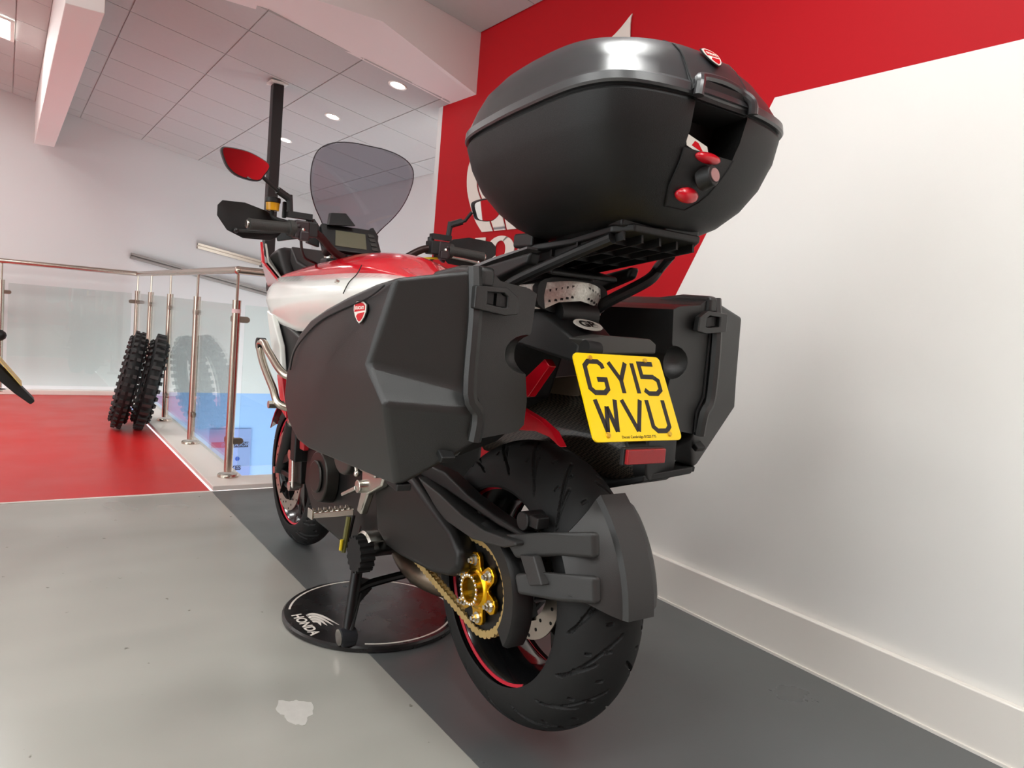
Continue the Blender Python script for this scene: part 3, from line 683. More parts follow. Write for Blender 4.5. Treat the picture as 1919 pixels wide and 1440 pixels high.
# --- centre stand
stand = MB()
fl_, fr_ = (-.197, .555, .034), (.175, .60, .034)
stand.tube(cr([(-.135, .62, .33), (-.155, .605, .24), (-.18, .575, .12), fl_], 5), .0165, 12).build('centre_stand', 'frame_black', bike)
st2 = [o for o in bike.children if o.name.startswith('centre_stand')][0]
MB().tube(cr([(.135, .64, .33), (.15, .63, .2), (.165, .61, .1), fr_], 5), .0165, 12).build('stand_leg', 'frame_black', st2)
MB().tube(cr([(-.17, .585, .155), (-.12, .60, .165), (0, .61, .175), (.10, .62, .178), (.155, .62, .15)], 5), .0125, 10).build('cross_tube', 'frame_black', st2)
MB().prism([(-.172, .58, .20), (-.175, .58, .10), (-.11, .60, .15), (-.12, .60, .178)], (0, .012, 0)).build('gusset', 'frame_black', st2)
MB().prism([(.162, .61, .22), (.165, .61, .09), (.09, .60, .15), (.10, .60, .20)], (0, .03, 0)).build('gusset', 'frame_black', st2, bevel=.004)
MB().tube([(-.155, .58, .15), (-.19, .545, .06)], .006, 8).build('brace_rod', 'frame_black', st2)
MB().cyl((.02, .605, .165), (.05, .605, .155), .02, n=14).build('stop_rubber', 'black_plastic', st2)
for f in (fl_, fr_):
    MB().cyl((f[0]-.024, f[1], .042), (f[0]+.024, f[1], .042), .023, n=20).box((f[0], f[1], .021+.01), (.042, .042, .023)).build('stand_foot', mat('foot_rubber_%d' % (f[0] > 0), (26, 28, 34), .5), st2, bevel=.004)
MB().cyl((-.222, .555, .042), (-.2215, .555, .042), .0225, n=20).build('foot_cap', 'silver', st2)

# --- engine, exhaust, footrests
MB().prism([(-.15, .48, .30), (-.15, .62, .235), (-.15, 1.0, .24), (-.15, 1.12, .34), (-.15, 1.10, .58), (-.15, .95, .80), (-.15, .60, .80), (-.15, .47, .62)], (.30, 0, 0)).build('engine_block', 'frame_black', bike, bevel=.02)
MB().cyl((-.15, .88, .42), (-.19, .88, .42), .085, .078, n=36).cyl((-.19, .88, .42), (-.20, .88, .42), .05, n=28).build('generator_cover', mat('engine_grey', (58, 56, 53), .4, metal=.8), bike, bevel=.006)
mb = MB(); nf = 16; pts = []
for k in range(nf):
    a = 2*PI*k/nf
    for da, rr in ((-.14, .046), (-.06, .052), (.06, .052), (.14, .046)): pts.append((0, rr*math.cos(a+da), rr*math.sin(a+da)))
mb.prism([(-.228, .475+b*.95, .302+c*.95) for a, b, c in pts], (.04, 0, 0)); mb.build('oil_filter', 'seam_black', bike)
MB().rev([(.054, -.16), (.060, -.165), (.060, -.20), (.054, -.205), (.050, -.18)], (0, .475, .302), 'X', 32, a0=-1.2, a1=2.3).build('filter_housing', 'silver', bike)
MB().tube(cr([(-.02, .62, .40), (-.03, .60, .33), (-.035, .54, .262), (-.03, .42, .240), (.03, .30, .25), (.10, .20, .36), (.14, .12, .50)], 8), [.042]*49, 18).build('exhaust_collector', 'pipe_heat', bike)
MB().rev([(.047, -.008), (.047, .008), (.040, .008), (.040, -.008)], (-.025, .605, .345), 'Z', 28).build('pipe_clamp', 'silver', bike)
# footrest hanger, peg, gear lever
hg = MB().prism([(-.20, .45, .575), (-.20, .50, .60), (-.20, .53, .545), (-.20, .52, .47), (-.20, .545, .40), (-.20, .515, .395), (-.20, .48, .46), (-.20, .40, .50), (-.20, .385, .535)], (.022, 0, 0)).build('footrest_hanger', 'silver', bike, bevel=.006)
MB().box((-.20, .43, .545), (.055, .10, .035)).cyl((-.235, .47, .575), (-.19, .47, .575), .017, n=14).build('hanger_boss', 'silver', hg, bevel=.006)
pg = MB().bar((-.22, .52, .408), (-.325, .535, .402), .030, .020, up=(0, 0, 1), w1=.024, h1=.016).build('footpeg', 'silver', bike, bevel=.003)
for k in range(7):
    f = k/6; MB().box((-.232-.085*f, .522+.012*f-.012, .418-.005*f), (.007, .006, .006)).box((-.232-.085*f, .522+.012*f+.012, .418-.005*f), (.007, .006, .006)).build('peg_tooth', 'silver', pg)
MB().box((-.33, .535, .405), (.006, .032, .026)).build('peg_cap', 'chrome', pg, bevel=.002)
MB().bar((-.205, .52, .47), (-.205, .63, .425), .012, .028, up=(1, 0, 0), w1=.010, h1=.014).cyl((-.215, .515, .475), (-.18, .515, .475), .018, n=14).build('gear_lever', 'silver', bike, bevel=.003)
MB().tube([(-.20, .555, .50), (-.20, .60, .60)], .005, 8).sphere((-.20, .555, .50), .009).sphere((-.20, .60, .60), .009).build('gear_linkage', 'silver', bike)
MB().cyl((-.22, .62, .565), (-.16, .62, .565), .026, n=18).build('water_pump', mat('pump_silver', (190, 186, 160), .3, metal=1), bike, bevel=.006)
MB().cyl((-.19, .70, .54), (-.13, .70, .54), .075, n=30).build('clutch_cover', mat('cover_grey', (78, 74, 70), .45, metal=.6), bike, bevel=.01)
MB().tube([(-.165, .64, .36), (-.185, .63, .27)], .006, 8).build('drain_hose', 'black_plastic', bike)
MB().tube([(-.185, .625, .36), (-.20, .615, .262)], .008, 8).build('breather_hose', mat('hose_olive', (96, 92, 40), .5), bike)
MB().tube([(-.2065, .613, .30), (-.209, .612, .27)], .005, 8).build('hose_sleeve', 'wire_yellow', bike)
MB().prism([(-.12, .68, .24), (-.12, .78, .255), (-.12, 1.15, .32), (-.12, 1.15, .40), (-.12, .70, .30)], (.24, 0, 0)).build('belly_pan', 'white_paint', bike, bevel=.01)
MB().tube([(-.13, .35, .78), (-.14, .62, .62), (-.15, .92, .74)], .014, 10).tube([(-.15, .92, .74), (-.14, .78, .56), (-.14, .62, .62)], .014, 10).tube([(-.15, .92, .74), (-.11, 1.20, .86)], .016, 10).build('trellis_frame', 'red_frame', bike)
MB().box((-.03, 1.16, .56), (.30, .05, .30)).build('radiator', 'black_plastic', bike, bevel=.006)
MB().prism([(-.15, 1.08, .46), (-.15, 1.12, .46), (-.15, 1.14, .64), (-.15, 1.08, .64)], (-.02, 0, 0)).build('radiator_shroud', 'red_frame', bike, bevel=.004)

# --- silencer on the right under the pannier
def obox(c, ax, up, L_, W_, H_, taper=1):
    ax = Vector(ax).normalized(); s_ = ax.cross(Vector(up)).normalized(); u_ = s_.cross(ax); rings = []
    for f, k in ((-.5, 1), (.46, taper), (.5, taper*.9)):
        rings.append([Vector(c)+ax*(f*L_)+s_*(a*W_*k)+u_*(b*H_*k) for a, b in rrect(1, 1, .22, 4)])
    return rings
mb = MB(); mb.loft(obox((.140, .085, .70), (.16, -1, .02), (0, 0, 1), .50, .13, .19, .95)); sil = mb.build('silencer', 'carbon', bike, ang=40)
mb = MB(); mb.loft(obox((.182, -.168, .705), (.16, -1, .02), (0, 0, 1), .035, .12, .17, .9)); mb.build('end_cap', 'black_plastic', sil, bevel=.004)
MB().prism([(.06, .05, .625), (.10, -.11, .612), (.13, -.19, .645), (.27, -.20, .66), (.28, .0, .63)], (0, 0, -.016)).build('heat_shield', 'black_plastic', sil, bevel=.004)
MB().bar((.075, .24, .772), (.115, .02, .812), .03, .05).build('shield_strip', mat('carbon_light', (96, 84, 72), .3), sil, bevel=.004)
# red inner mudguard and frame tail seen past the pannier
MB().prism([(-.06, .03, .762), (-.06, -.056, .745), (-.06, -.105, .727), (-.06, -.135, .700), (-.06, -.125, .703), (-.06, -.095, .714), (-.06, -.045, .718), (-.06, .03, .708)], (.02, 0, 0)).build('inner_mudguard', 'red_paint', bike, bevel=.002)
MB().prism([(-.07, .02, .78), (-.07, -.024, .790), (-.07, -.088, .862), (-.07, -.07, .876), (-.07, .02, .81)], (.02, 0, 0)).build('tail_frame', 'red_paint', bike, bevel=.002)
MB().prism([(-.12, .30, .66), (-.12, .04, .78), (-.10, .02, .90), (-.12, .30, .96)], (.16, 0, 0)).build('battery_box', 'seam_black', bike, bevel=.01)
# --- tail: seat, tail unit, light, plate holder, plate
MB().loft([[(a*wd, y, z0+b*h) for a, b in rrect(1, 1, .3, 4)] for y, wd, z0, h in ((.55, .26, .985, .12), (.35, .30, .97, .12), (.15, .26, 1.005, .10), (0, .20, 1.03, .08), (-.05, .15, 1.04, .05))]).build('seat', 'seat_black', bike, sub=1)
MB().loft([[(a*wd, y, z0+b*h) for a, b in rrect(1, 1, .3, 4)] for y, wd, z0, h in ((.40, .24, .92, .10), (.15, .22, .97, .10), (0, .20, 1.0, .09), (-.06, .19, 1.01, .075))]).build('tail_unit', 'black_plastic', bike, ang=40)
def tail_lamp():
    rows = []
    for i in range(9):
        f = i/8; x = -.098+.196*f; dx = abs(f-.5)*2; y = -.085+.045*dx**2
        top = 1.042-.014*dx**2; bot = 1.002-.014*dx-(.012 if dx > .6 else 0)
        rows.append([(x, y, bot), (x, y-.004, (top+bot)/2), (x, y, top), (x, y+.05, top-.002), (x, y+.05, bot+.004)])
    return MB().loft(rows)
tl = tail_lamp().build('tail_light', 'lamp_lens', bike, ang=50)
for sx_ in (-1, 1):
    for r_ in range(2):
        for c_ in range(5): lm = MB().box((sx_*(.022+c_*.011), -.0855+.045*((.022+c_*.011)/.098)**2, 1.030-r_*.022-.003*c_), (.006, .003, .005)); lm.build('led', 'seam_black', tl)
MB().prism([(-.09, -.095, 1.048), (.09, -.095, 1.048), (.10, .05, 1.075), (-.10, .05, 1.075)], (0, 0, .012)).build('tail_cover', 'black_plastic', bike, bevel=.005)
# plate holder: bracket from under the lamp to the plate, then down to the reflector
ph_ = MB()
ph_.add([(-.075, -.03, .985), (.075, -.03, .985), (.045, -.175, .915), (-.065, -.175, .915), (-.10, -.0, .90), (.09, 0, .90), (.05, -.175, .875), (-.075, -.175, .875)],
        [(0, 1, 2, 3), (4, 7, 6, 5), (0, 4, 5, 1), (3, 2, 6, 7), (0, 3, 7, 4), (1, 5, 6, 2)])
hold = ph_.build('plate_holder', 'black_plastic', bike, bevel=.008)
MB().cyl((-.045, -.06, .972), (.055, -.06, .972), .028, n=20).build('lamp_socket', 'black_plastic', hold)
MB().prism([(-.07, -.185, .925), (-.02, -.20, .935), (.10, -.20, .935), (.115, -.205, .925), (.115, -.205, .905), (.04, -.20, .90), (-.06, -.20, .895)], (0, .05, 0)).build('plate_lamp', mat('lamp_grey', (58, 57, 54), .45), hold, bevel=.004)
MB().cyl((-.075, -.20, .908), (-.04, -.20, .905), .016, n=14).build('screw_socket', 'seam_black', hold)
PT, PB = Vector((0, -.217, .897)), Vector((0, -.302, .743))
pup = (PT-PB).normalized(); pp = Plane((PT+PB)/2+Vector((-.004, 0, 0)), (1, 0, 0), pup)
mb = MB(); pp.poly(mb, rrect(.1, .16, .02), -.012, -.002); mb.build('plate_backing', 'black_plastic', hold)
mb = MB(); pp.poly(mb, rrect(.229, .178, .011, 5), -.001, .0025); plate = mb.build('number_plate', 'plate_yellow', bike)
def plate_text():
    h, sw_ = .064, .0098
    W5 = .044
    G_ = {
     'G': [[(W5, h*.78)]+[(W5-.002, h*.9)]+[(W5-.010, h)]+[(.010, h), (0, h*.86), (0, h*.14), (.010, 0), (W5-.010, 0), (W5, h*.12), (W5, h*.42), (W5*.52, h*.42)]],
     'Y': [[(0, h), (W5/2, h*.42), (W5/2, 0)], [(W5, h), (W5/2, h*.42)]],
     '1': [[(0, h), (0, 0)]],
     '5': [[(W5-.004, h), (.002, h), (.002, h*.56), (W5-.012, h*.56), (W5, h*.44), (W5, h*.13), (W5-.012, 0), (.010, 0), (0, h*.12)]],
     'W': [[(0, h), (W5*.28, 0)], [(W5*.56, h*.78), (W5*.28, 0)], [(W5*.56, h*.78), (W5*.84, 0)], [(W5*1.12, h), (W5*.84, 0)]],
     'V': [[(0, h), (W5*.55, 0)], [(W5*1.1, h), (W5*.55, 0)]],
     'U': [[(0, h), (0, h*.14), (.010, 0), (W5-.010, 0), (W5, h*.14), (W5, h)]]}
    wds = {'G': W5, 'Y': W5, '1': 0, '5': W5, 'W': W5*1.12, 'V': W5*1.1, 'U': W5}
    for row, y0 in (('GY15', .008), ('WVU', -.070)):
        gap = .0175; tot = sum(wds[c] for c in row)+gap*(len(row)-1); x = -tot/2
        for c in row:
            mb = MB()
            for st in G_[c]: pp.stroke(mb, [(x+a, y0+b) for a, b in st], sw_, .0024, .0032)
            mb.build('plate_character', 'plate_black', plate); x += wds[c]+gap
plate_text()
put('maker_text', text_mesh('Ducati Cambridge 01223 775', .0075, .0002, Plane(pp.p(0, -.081, .0025), pp.r, pp.u), .0003), 'plate_black', plate)
for sx_, sy_ in ((-.075, .079), (.070, .079), (-.078, -.077), (.082, -.077)):
    mb = MB(); mb.cyl(pp.p(sx_, sy_, .002), pp.p(sx_, sy_, .006), .0055, .0045, n=14); mb.build('plate_screw', 'brass', plate)
# oval country sticker
gp = Plane((-.005, -.118, .9445), (1, 0, 0), (0, .90, .435)); gp.o += gp.n*.002
def ellipse(a, b, n=36): return [(a*math.cos(2*PI*i/n), b*math.sin(2*PI*i/n)) for i in range(n)]
mb = MB(); gp.poly(mb, ellipse(.036, .024), .007, .0085); gs = mb.build('oval_sticker', 'sticker_white', hold)
mb = MB(); gp.poly(mb, ellipse(.031, .0195), .0085, .0088); mb.build('sticker_field', mat('sticker_grey', (196, 192, 182), .5), gs)
put('sticker_letters', text_mesh('GB', .034, .0003, Plane(gp.p(0, 0, .009), gp.r, gp.u), .0003, offset=.0012), 'plate_black', gs)
rf_ = MB().box((.0, -.318, .716), (.098, .010, .028)).build('rear_reflector', 'reflector_red', bike, bevel=.002)
MB().box((.0, -.309, .716), (.106, .012, .034)).bar((0, -.296, .725), (0, -.235, .82), .05, .01).build('reflector_holder', 'black_plastic', rf_, bevel=.003)
# --- luggage rack
RZ0 = lambda y: 1.083-.135*y           # rack rises towards the rear
rk = MB()
rk.prism([(x, y, RZ0(y)) for x, y in ((-.105, .02), (-.125, -.06), (-.10, -.16), (-.105, -.28), (-.08, -.315), (.09, -.315), (.115, -.28), (.105, -.16), (.125, -.06), (.105, .02))], (0, 0, .014))
rack = rk.build('luggage_rack', 'black_plastic', bike, bevel=.004)
for x in (-.09, -.045, 0, .045, .09): MB().bar((x, .0, RZ0(0)-.007), (x, -.30, RZ0(-.30)-.007), .005, .016).build('rack_rib', 'black_plastic', rack)
for y in (-.26, -.18, -.10, -.02): MB().box((0, y, RZ0(y)-.006), (.20, .005, .014)).build('rack_rib', 'black_plastic', rack)
for x, y, w_, d_, h in ((-.105, -.035, .045, .07, .030), (.105, -.035, .045, .07, .030), (-.065, -.275, .075, .06, .032), (.045, -.28, .095, .06, .032)): MB().box((x, y, RZ0(y)+.012+h/2), (w_, d_, h)).build('rack_pad', 'black_plastic', rack, bevel=.006)
MB().tube(cr([(-.155, -.01, 1.005), (-.15, -.06, 1.03), (-.12, -.18, 1.078), (-.10, -.28, 1.112)], 5), .011, 10).build('rack_strut', 'black_plastic', rack)
MB().tube(cr([(.06, -.02, .97), (.085, -.08, 1.01), (.145, -.13, 1.06), (.165, -.14, 1.09), (.11, -.22, 1.108)], 5), .013, 10).build('rack_strut', 'black_plastic', rack)
for sg in (-1, 1):
    mb = MB(); ring_ = [(sg*.155, .22, 1.035), (sg*.155, .05, 1.063), (sg*.15, -.10, 1.088), (sg*.15, -.09, 1.062), (sg*.155, .02, 1.030), (sg*.155, .16, 1.008)]
    mb.prism(ring_, (-sg*.03, 0, 0)); mb.build('grab_handle', 'black_plastic', rack, bevel=.008)
MB().prism([(-.145, .25, 1.03), (-.145, .05, 1.072), (-.145, -.08, 1.094), (-.145, -.08, 1.098), (-.145, .05, 1.078), (-.145, .25, 1.038)], (.04, 0, 0)).build('grab_rail_top', mat('grey_satin', (112, 110, 110), .35), rack)

# --- tank, side fairings, cockpit
stn = [  # y, top z, shoulder (x,z), flank (x,z), lower (x,z)
    (.42, 1.035, (.09, 1.030), (.13, 1.00), (.10, .93)),
    (.58, 1.075, (.12, 1.046), (.17, 1.00), (.12, .90)),
    (.72, 1.118, (.15, 1.049), (.205, .985), (.14, .88)),
    (.88, 1.128, (.165, 1.046), (.222, .975), (.15, .87)),
    (1.05, 1.118, (.175, 1.041), (.232, .965), (.17, .86)),
    (1.20, 1.100, (.19, 1.037), (.240, .955), (.19, .855)),
    (1.36, 1.072, (.20, 1.030), (.236, .950), (.195, .87)),
    (1.46, 1.040, (.185, 1.010), (.205, .950), (.18, .90))]
flat = cr([(y, zt, 0) for y, zt, *_ in stn], 5); pk = lambda k: cr([(st[k][0], st[k][1], 0) for st in stn], 5)
S_, F__, L__ = pk(2), pk(3), pk(4)
sts = [(f.x, f.y, (a.x, a.y), (b.x, b.y), (c.x, c.y)) for f, a, b, c in zip(flat, S_, F__, L__)]
rings = []
for y, zt, sh_, fk, lo in sts:
    h = [(0, zt), (sh_[0]*.25, zt-.002), (sh_[0]*.5, zt-.010), (sh_[0]*.75, zt-(zt-sh_[1])*.34), (sh_[0]*.9, zt-(zt-sh_[1])*.62), sh_]
    rings.append([(-a, y, b) for a, b in h[::-1]]+[(a, y, b) for a, b in h[1:]])
topo = MB(); topo.loft(rings, caps=False, closed=False)
tk = topo.build('tank_cover', 'red_paint', bike, ang=60); q = tk.modifiers.new('solid', 'SOLIDIFY'); q.thickness = .006
for sg in (-1, 1):
    rr = []
    for y, zt, sh_, fk, lo in sts:
        rr.append([(sg*a, y, b) for a, b in ((sh_[0]+.001, sh_[1]+.001), ((sh_[0]+fk[0])/2+.008, (sh_[1]+fk[1])/2+.008), (fk[0], fk[1]+.012), (fk[0]+.002, fk[1]), (fk[0]-.014, fk[1]-.045), lo, (lo[0]*.6, lo[1]+.01))])
    y, zt, sh_, fk, lo = sts[-1]
    for dy, k in ((.02, .10), (.036, .24), (.046, .42), (.050, .62)):
        cx_, cz_ = fk[0]-.02, fk[1]+.005
        rr.append([(sg*(a+(cx_-a)*k), y+dy, b+(cz_-b)*k) for a, b in ((sh_[0]+.001, sh_[1]+.001), ((sh_[0]+fk[0])/2+.008, (sh_[1]+fk[1])/2+.008), (fk[0], fk[1]+.012), (fk[0]+.002, fk[1]), (fk[0]-.014, fk[1]-.045), lo, (lo[0]*.6, lo[1]+.01))])
    mb = MB(); mb.loft(rr, caps=False, closed=False); o = mb.build('side_fairing', 'white_paint', bike, ang=33)
    o.modifiers.new('solid', 'SOLIDIFY').thickness = .005
    # panel joint and screw
    mb = MB(); mb.tube(cr([(sg*.1555, .725, 1.072), (sg*.17, .72, 1.045), (sg*.196, .712, 1.018), (sg*.213, .706, .985)], 4), .0016, 6); mb.build('panel_joint', 'seam_black', o)
    MB().cyl((sg*.196, .79, 1.018), (sg*.206, .79, 1.021), .006, n=10).build('panel_screw', 'silver', o)
    # lower side blade: white with red foot
    mb = MB(); mb.prism([(sg*.225, 1.40, .915), (sg*.225, 1.33, .90), (sg*.225, 1.22, .80), (sg*.225, 1.18, .70), (sg*.225, 1.24, .70), (sg*.225, 1.33, .80)], (-sg*.02, 0, 0)); bl = mb.build('side_blade', 'white_paint', bike, bevel=.006)
    MB().prism([(sg*.224, 1.18, .70), (sg*.224, 1.24, .70), (sg*.215, 1.20, .58), (sg*.215, 1.14, .56)], (-sg*.02, 0, 0)).build('blade_foot', 'red_paint', bl, bevel=.004)
    MB().prism([(sg*.20, 1.40, .90), (sg*.20, 1.10, .84), (sg*.20, 1.12, .66), (sg*.20, 1.22, .70), (sg*.20, 1.34, .82)], (-sg*.1, 0, 0)).build('radiator_duct', 'black_plastic', bike, bevel=.01)
    # beak wing in front: red outside, white inside
    MB().prism([(sg*.19, 1.40, 1.02), (sg*.215, 1.52, 1.09), (sg*.20, 1.62, 1.17), (sg*.16, 1.74, 1.13), (sg*.15, 1.66, 1.0)], (-sg*.012, 0, 0)).build('nose_wing', 'red_paint', bike, bevel=.004)
    MB().prism([(sg*.175, 1.40, 1.025), (sg*.20, 1.52, 1.09), (sg*.185, 1.61, 1.165), (sg*.155, 1.68, 1.12)], (-sg*.008, 0, 0)).build('nose_inner', mat('inner_grey_%d' % sg, (196, 196, 186), .35), bike, bevel=.003)
MB().prism([(-.15, 1.42, 1.03), (-.15, 1.56, 1.16), (-.15, 1.68, 1.14), (-.15, 1.72, .98), (-.15, 1.50, .90)], (.30, 0, 0)).build('headlamp_housing', 'black_plastic', bike, bevel=.03, seg=3)
MB().prism([(-.08, 1.30, 1.06), (-.12, 1.42, 1.10), (-.12, 1.50, 1.16), (.12, 1.50, 1.16), (.12, 1.42, 1.10), (.08, 1.30, 1.06)], (0, 0, -.06)).build('cockpit_tray', 'black_plastic', bike, bevel=.008)
# fork, triple clamps, front mudguard, caliper
for sg in (-1, 1):
    lo_, hi_ = Vector((sg*.095, FY-.005, FZ)), Vector((sg*.095, 1.125, 1.115)); d = (hi_-lo_)
    mb = MB().tube([lo_+d*.0, lo_+d*.24], .027, 16).build('fork_lower', 'black_plastic', bike)
    MB().tube([lo_+d*.24, lo_+d*.45], .0215, 16).build('fork_stanchion', 'silver', bike)
    MB().tube([lo_+d*.45, hi_], .028, 16).build('fork_upper', 'frame_black', bike)
    MB().rev([(.0, .014), (.018, .014), (.022, .008), (.028, .0), (.028, -.01)], tuple(hi_), 'Z', 24, closed_prof=False).build('fork_cap', 'silver', bike)
    cp = MB().box((sg*.096, FY-.170, FZ+.035), (.045, .045, .135), Matrix.Rotation(-.12, 3, 'X')).build('brake_caliper', 'silver', bike, bevel=.008)
    for dz in (-.058, .058): MB().cyl((sg*.122, FY-.170+dz*.12, FZ+.035+dz), (sg*.085, FY-.170+dz*.12, FZ+.035+dz), .018, n=14).build('caliper_bolt', 'silver', cp)
    MB().box((sg*.080, FY-.205, FZ+.035), (.04, .06, .085), Matrix.Rotation(-.12, 3, 'X')).build('caliper_body', 'frame_black', cp, bevel=.006)
    MB().bar((sg*.10, FY-.005, FZ+.03), (sg*.095, FY-.15, FZ+.09), .02, .03).bar((sg*.10, FY, FZ), (sg*.095, FY-.15, FZ-.0), .016, .02).build('caliper_mount', 'frame_black', bike, bevel=.003)
MB().cyl((-.125, FY, FZ+.0), (.125, FY, FZ), .014, n=14).build('front_axle', 'silver', bike)
mb = MB(); rr = []
for i in range(15):
    t = math.radians(25+125*i/14); row = []
    for x in (-.07, -.066, -.04, 0, .04, .066, .07):
        r2 = .322-.035*(abs(x)/.07)**3; row.append((x, FY+r2*math.cos(t), FZ+r2*math.sin(t)))
    rr.append(row)
mb.loft(rr, caps=False, closed=False); o = mb.build('front_mudguard', 'red_paint', bike, ang=60); o.modifiers.new('solid', 'SOLIDIFY').thickness = .004
MB().box((0, 1.13, 1.09), (.25, .07, .03)).box((0, 1.21, .93), (.25, .08, .04)).build('triple_clamp', 'frame_black', bike, bevel=.008)
MB().cyl((0, 1.17, .88), (0, 1.12, 1.11), .035, n=20).build('steering_head', 'frame_black', bike)
# crash bar tube
for sg in (-1, 1):
    cb = MB().tube(cr([(sg*.17, 1.00, .70), (sg*.25, 1.06, .715), (sg*.275, 1.16, .775), (sg*.278, 1.22, .805), (sg*.28, 1.262, .795), (sg*.278, 1.22, .74), (sg*.265, 1.14, .665), (sg*.25, 1.09, .612), (sg*.16, 1.05, .60)], 6), .0125, 12).build('crash_bar', 'steel', bike)
    MB().cyl((sg*.290, 1.262, .80), (sg*.262, 1.262, .80), .02, n=16).build('bar_plug', 'black_plastic', cb)
    MB().cyl((sg*.285, 1.11, .612), (sg*.235, 1.11, .612), .0125, n=14).build('bar_bolt', 'silver', cb)
# handlebar
hb = MB().tube(cr([(-.405, .985, 1.168), (-.30, .995, 1.174), (-.235, 1.005, 1.176), (-.185, 1.02, 1.168), (-.115, 1.05, 1.122), (-.06, 1.06, 1.108), (.06, 1.06, 1.108), (.115, 1.05, 1.122), (.185, 1.02, 1.168), (.235, 1.005, 1.176), (.30, .995, 1.174), (.405, .985, 1.168)], 6), .0125, 14).build('handlebar', mat('bar_brown', (52, 36, 34), .35, metal=.6), bike)
MB().box((0, 1.06, 1.10), (.16, .055, .04)).build('bar_clamp', 'frame_black', hb, bevel=.008)
mat('grip_rubber', (48, 47, 44), .7, bump=.4, bscale=300)
mat('switch_brown', (40, 28, 30), .45, noise=.3, nscale=60)
for sg in (-1, 1):
    g = MB().tube([(sg*.285, .996, 1.1745), (sg*.29, .9955, 1.1742), (sg*.40, .985, 1.1685), (sg*.41, .984, 1.168)], [.021, .0168, .0168, .0185], 20).build('grip', 'grip_rubber', bike)
    MB().cyl((sg*.410, .984, 1.168), (sg*.418, .983, 1.1675), .012, n=16).build('bar_end', 'silver', g, bevel=.002)
    MB().cyl((sg*.270, .998, 1.175), (sg*.288, .996, 1.1745), .025, n=24).build('grip_flange', 'grip_rubber', g)
    sw_ = MB().box((sg*.25, .999, 1.174), (.045, .045, .055)).box((sg*.245, .98, 1.155), (.03, .03, .03)).box((sg*.262, .978, 1.183), (.014, .012, .014)).build('switch_pod', 'switch_brown', bike, bevel=.006)
    MB().sphere((sg*.25, .973, 1.172), .007, 8).build('switch_button', 'silver', sw_)
    MB().box((sg*.215, 1.005, 1.178), (.03, .05, .045)).cyl((sg*.215, 1.02, 1.175), (sg*.215, 1.02, 1.215), .012, n=12).build('lever_perch', 'black_plastic', bike, bevel=.005)
    MB().tube(cr([(sg*.225, 1.03, 1.168), (sg*.28, 1.06, 1.165), (sg*.36, 1.058, 1.158), (sg*.43, 1.045, 1.150)], 5), [.007]*11+[.006]*5, 10).sphere((sg*.43, 1.045, 1.15), .0085, 10).build('brake_lever', 'silver' if sg > 0 else 'black_paint', bike)
    # mirror
    mp = Plane((0, 0, 0), (1, 0, 0), (0, -.18, .98))
    base = Vector((sg*.43, .965, 1.337)) if sg < 0 else Vector((.400, .965, 1.335))
    out = [(-.072, .030), (-.055, .037), (.0, .036), (.045, .022), (.068, .006), (.055, -.022), (.035, -.044), (-.02, -.040), (-.050, -.022), (-.066, .005)]
    if sg > 0: out = [(-a, b) for a, b in out][::-1]
    mr = Plane(base, Vector((1, .0, 0)) if sg > 0 else Vector((1, .0, 0)), (0, .10, 1))
    mr = Plane(base, (1, .20, 0), (0, -.16, 1)) if sg > 0 else Plane(base, (1, .03, 0), (0, .0, 1))
    o_ = cr([(a, b, 0) for a, b in out], 4, closed=True); mb = MB()
    ring0 = [mr.p(v.x*.62, v.y*.62, -.035) for v in o_]; ring1 = [mr.p(v.x, v.y, -.012) for v in o_]; ring2 = [mr.p(v.x, v.y, .002) for v in o_]; ring3 = [mr.p(v.x*.955, v.y*.94, .003) for v in o_]
    mb.loft([ring0, ring1, ring2, ring3]); ms = mb.build('mirror_shell', 'black_plastic', bike, ang=50)
    mb = MB(); mb.prism([mr.p(v.x*.945, v.y*.93, .003) for v in o_], mr.n*.0012); mb.build('mirror_glass', 'mirror_glass', ms)
    e = mr.p(-sg*.05, -.022, -.022)
    MB().tube([e, (sg*.335, 1.00, 1.287), (sg*.30, 1.015, 1.272)], [.006, .006, .008], 10).tube([(sg*.325, 1.005, 1.283), (sg*.29, 1.015, 1.268), (sg*.285, 1.015, 1.262)], .0115, 10).tube([(sg*.285, 1.015, 1.276), (sg*.280, 1.015, 1.225)], .0095, 10).box((sg*.25, 1.015, 1.218), (.075, .026, .018)).build('mirror_stem', 'black_plastic', bike)
    # hand guard
    hgp = [(-.49, 1.215), (-.475, 1.232), (-.40, 1.240), (-.335, 1.225), (-.275, 1.185), (-.27, 1.165), (-.32, 1.135), (-.40, 1.132), (-.455, 1.148), (-.49, 1.185)]
    mb = MB(); outer = [Vector((-sg*a, 1.075-.9*max(0, -a-.40)**1.2-.4*max(0, a+.33), b)) for a, b in hgp]
    mb.prism(outer, (0, .006, 0)); mb.build('hand_guard', 'black_plastic', bike, bevel=.002)
    MB().bar((sg*.30, 1.07, 1.15), (sg*.24, 1.02, 1.165), .012, .03).build('guard_mount', 'black_plastic', bike, bevel=.003)
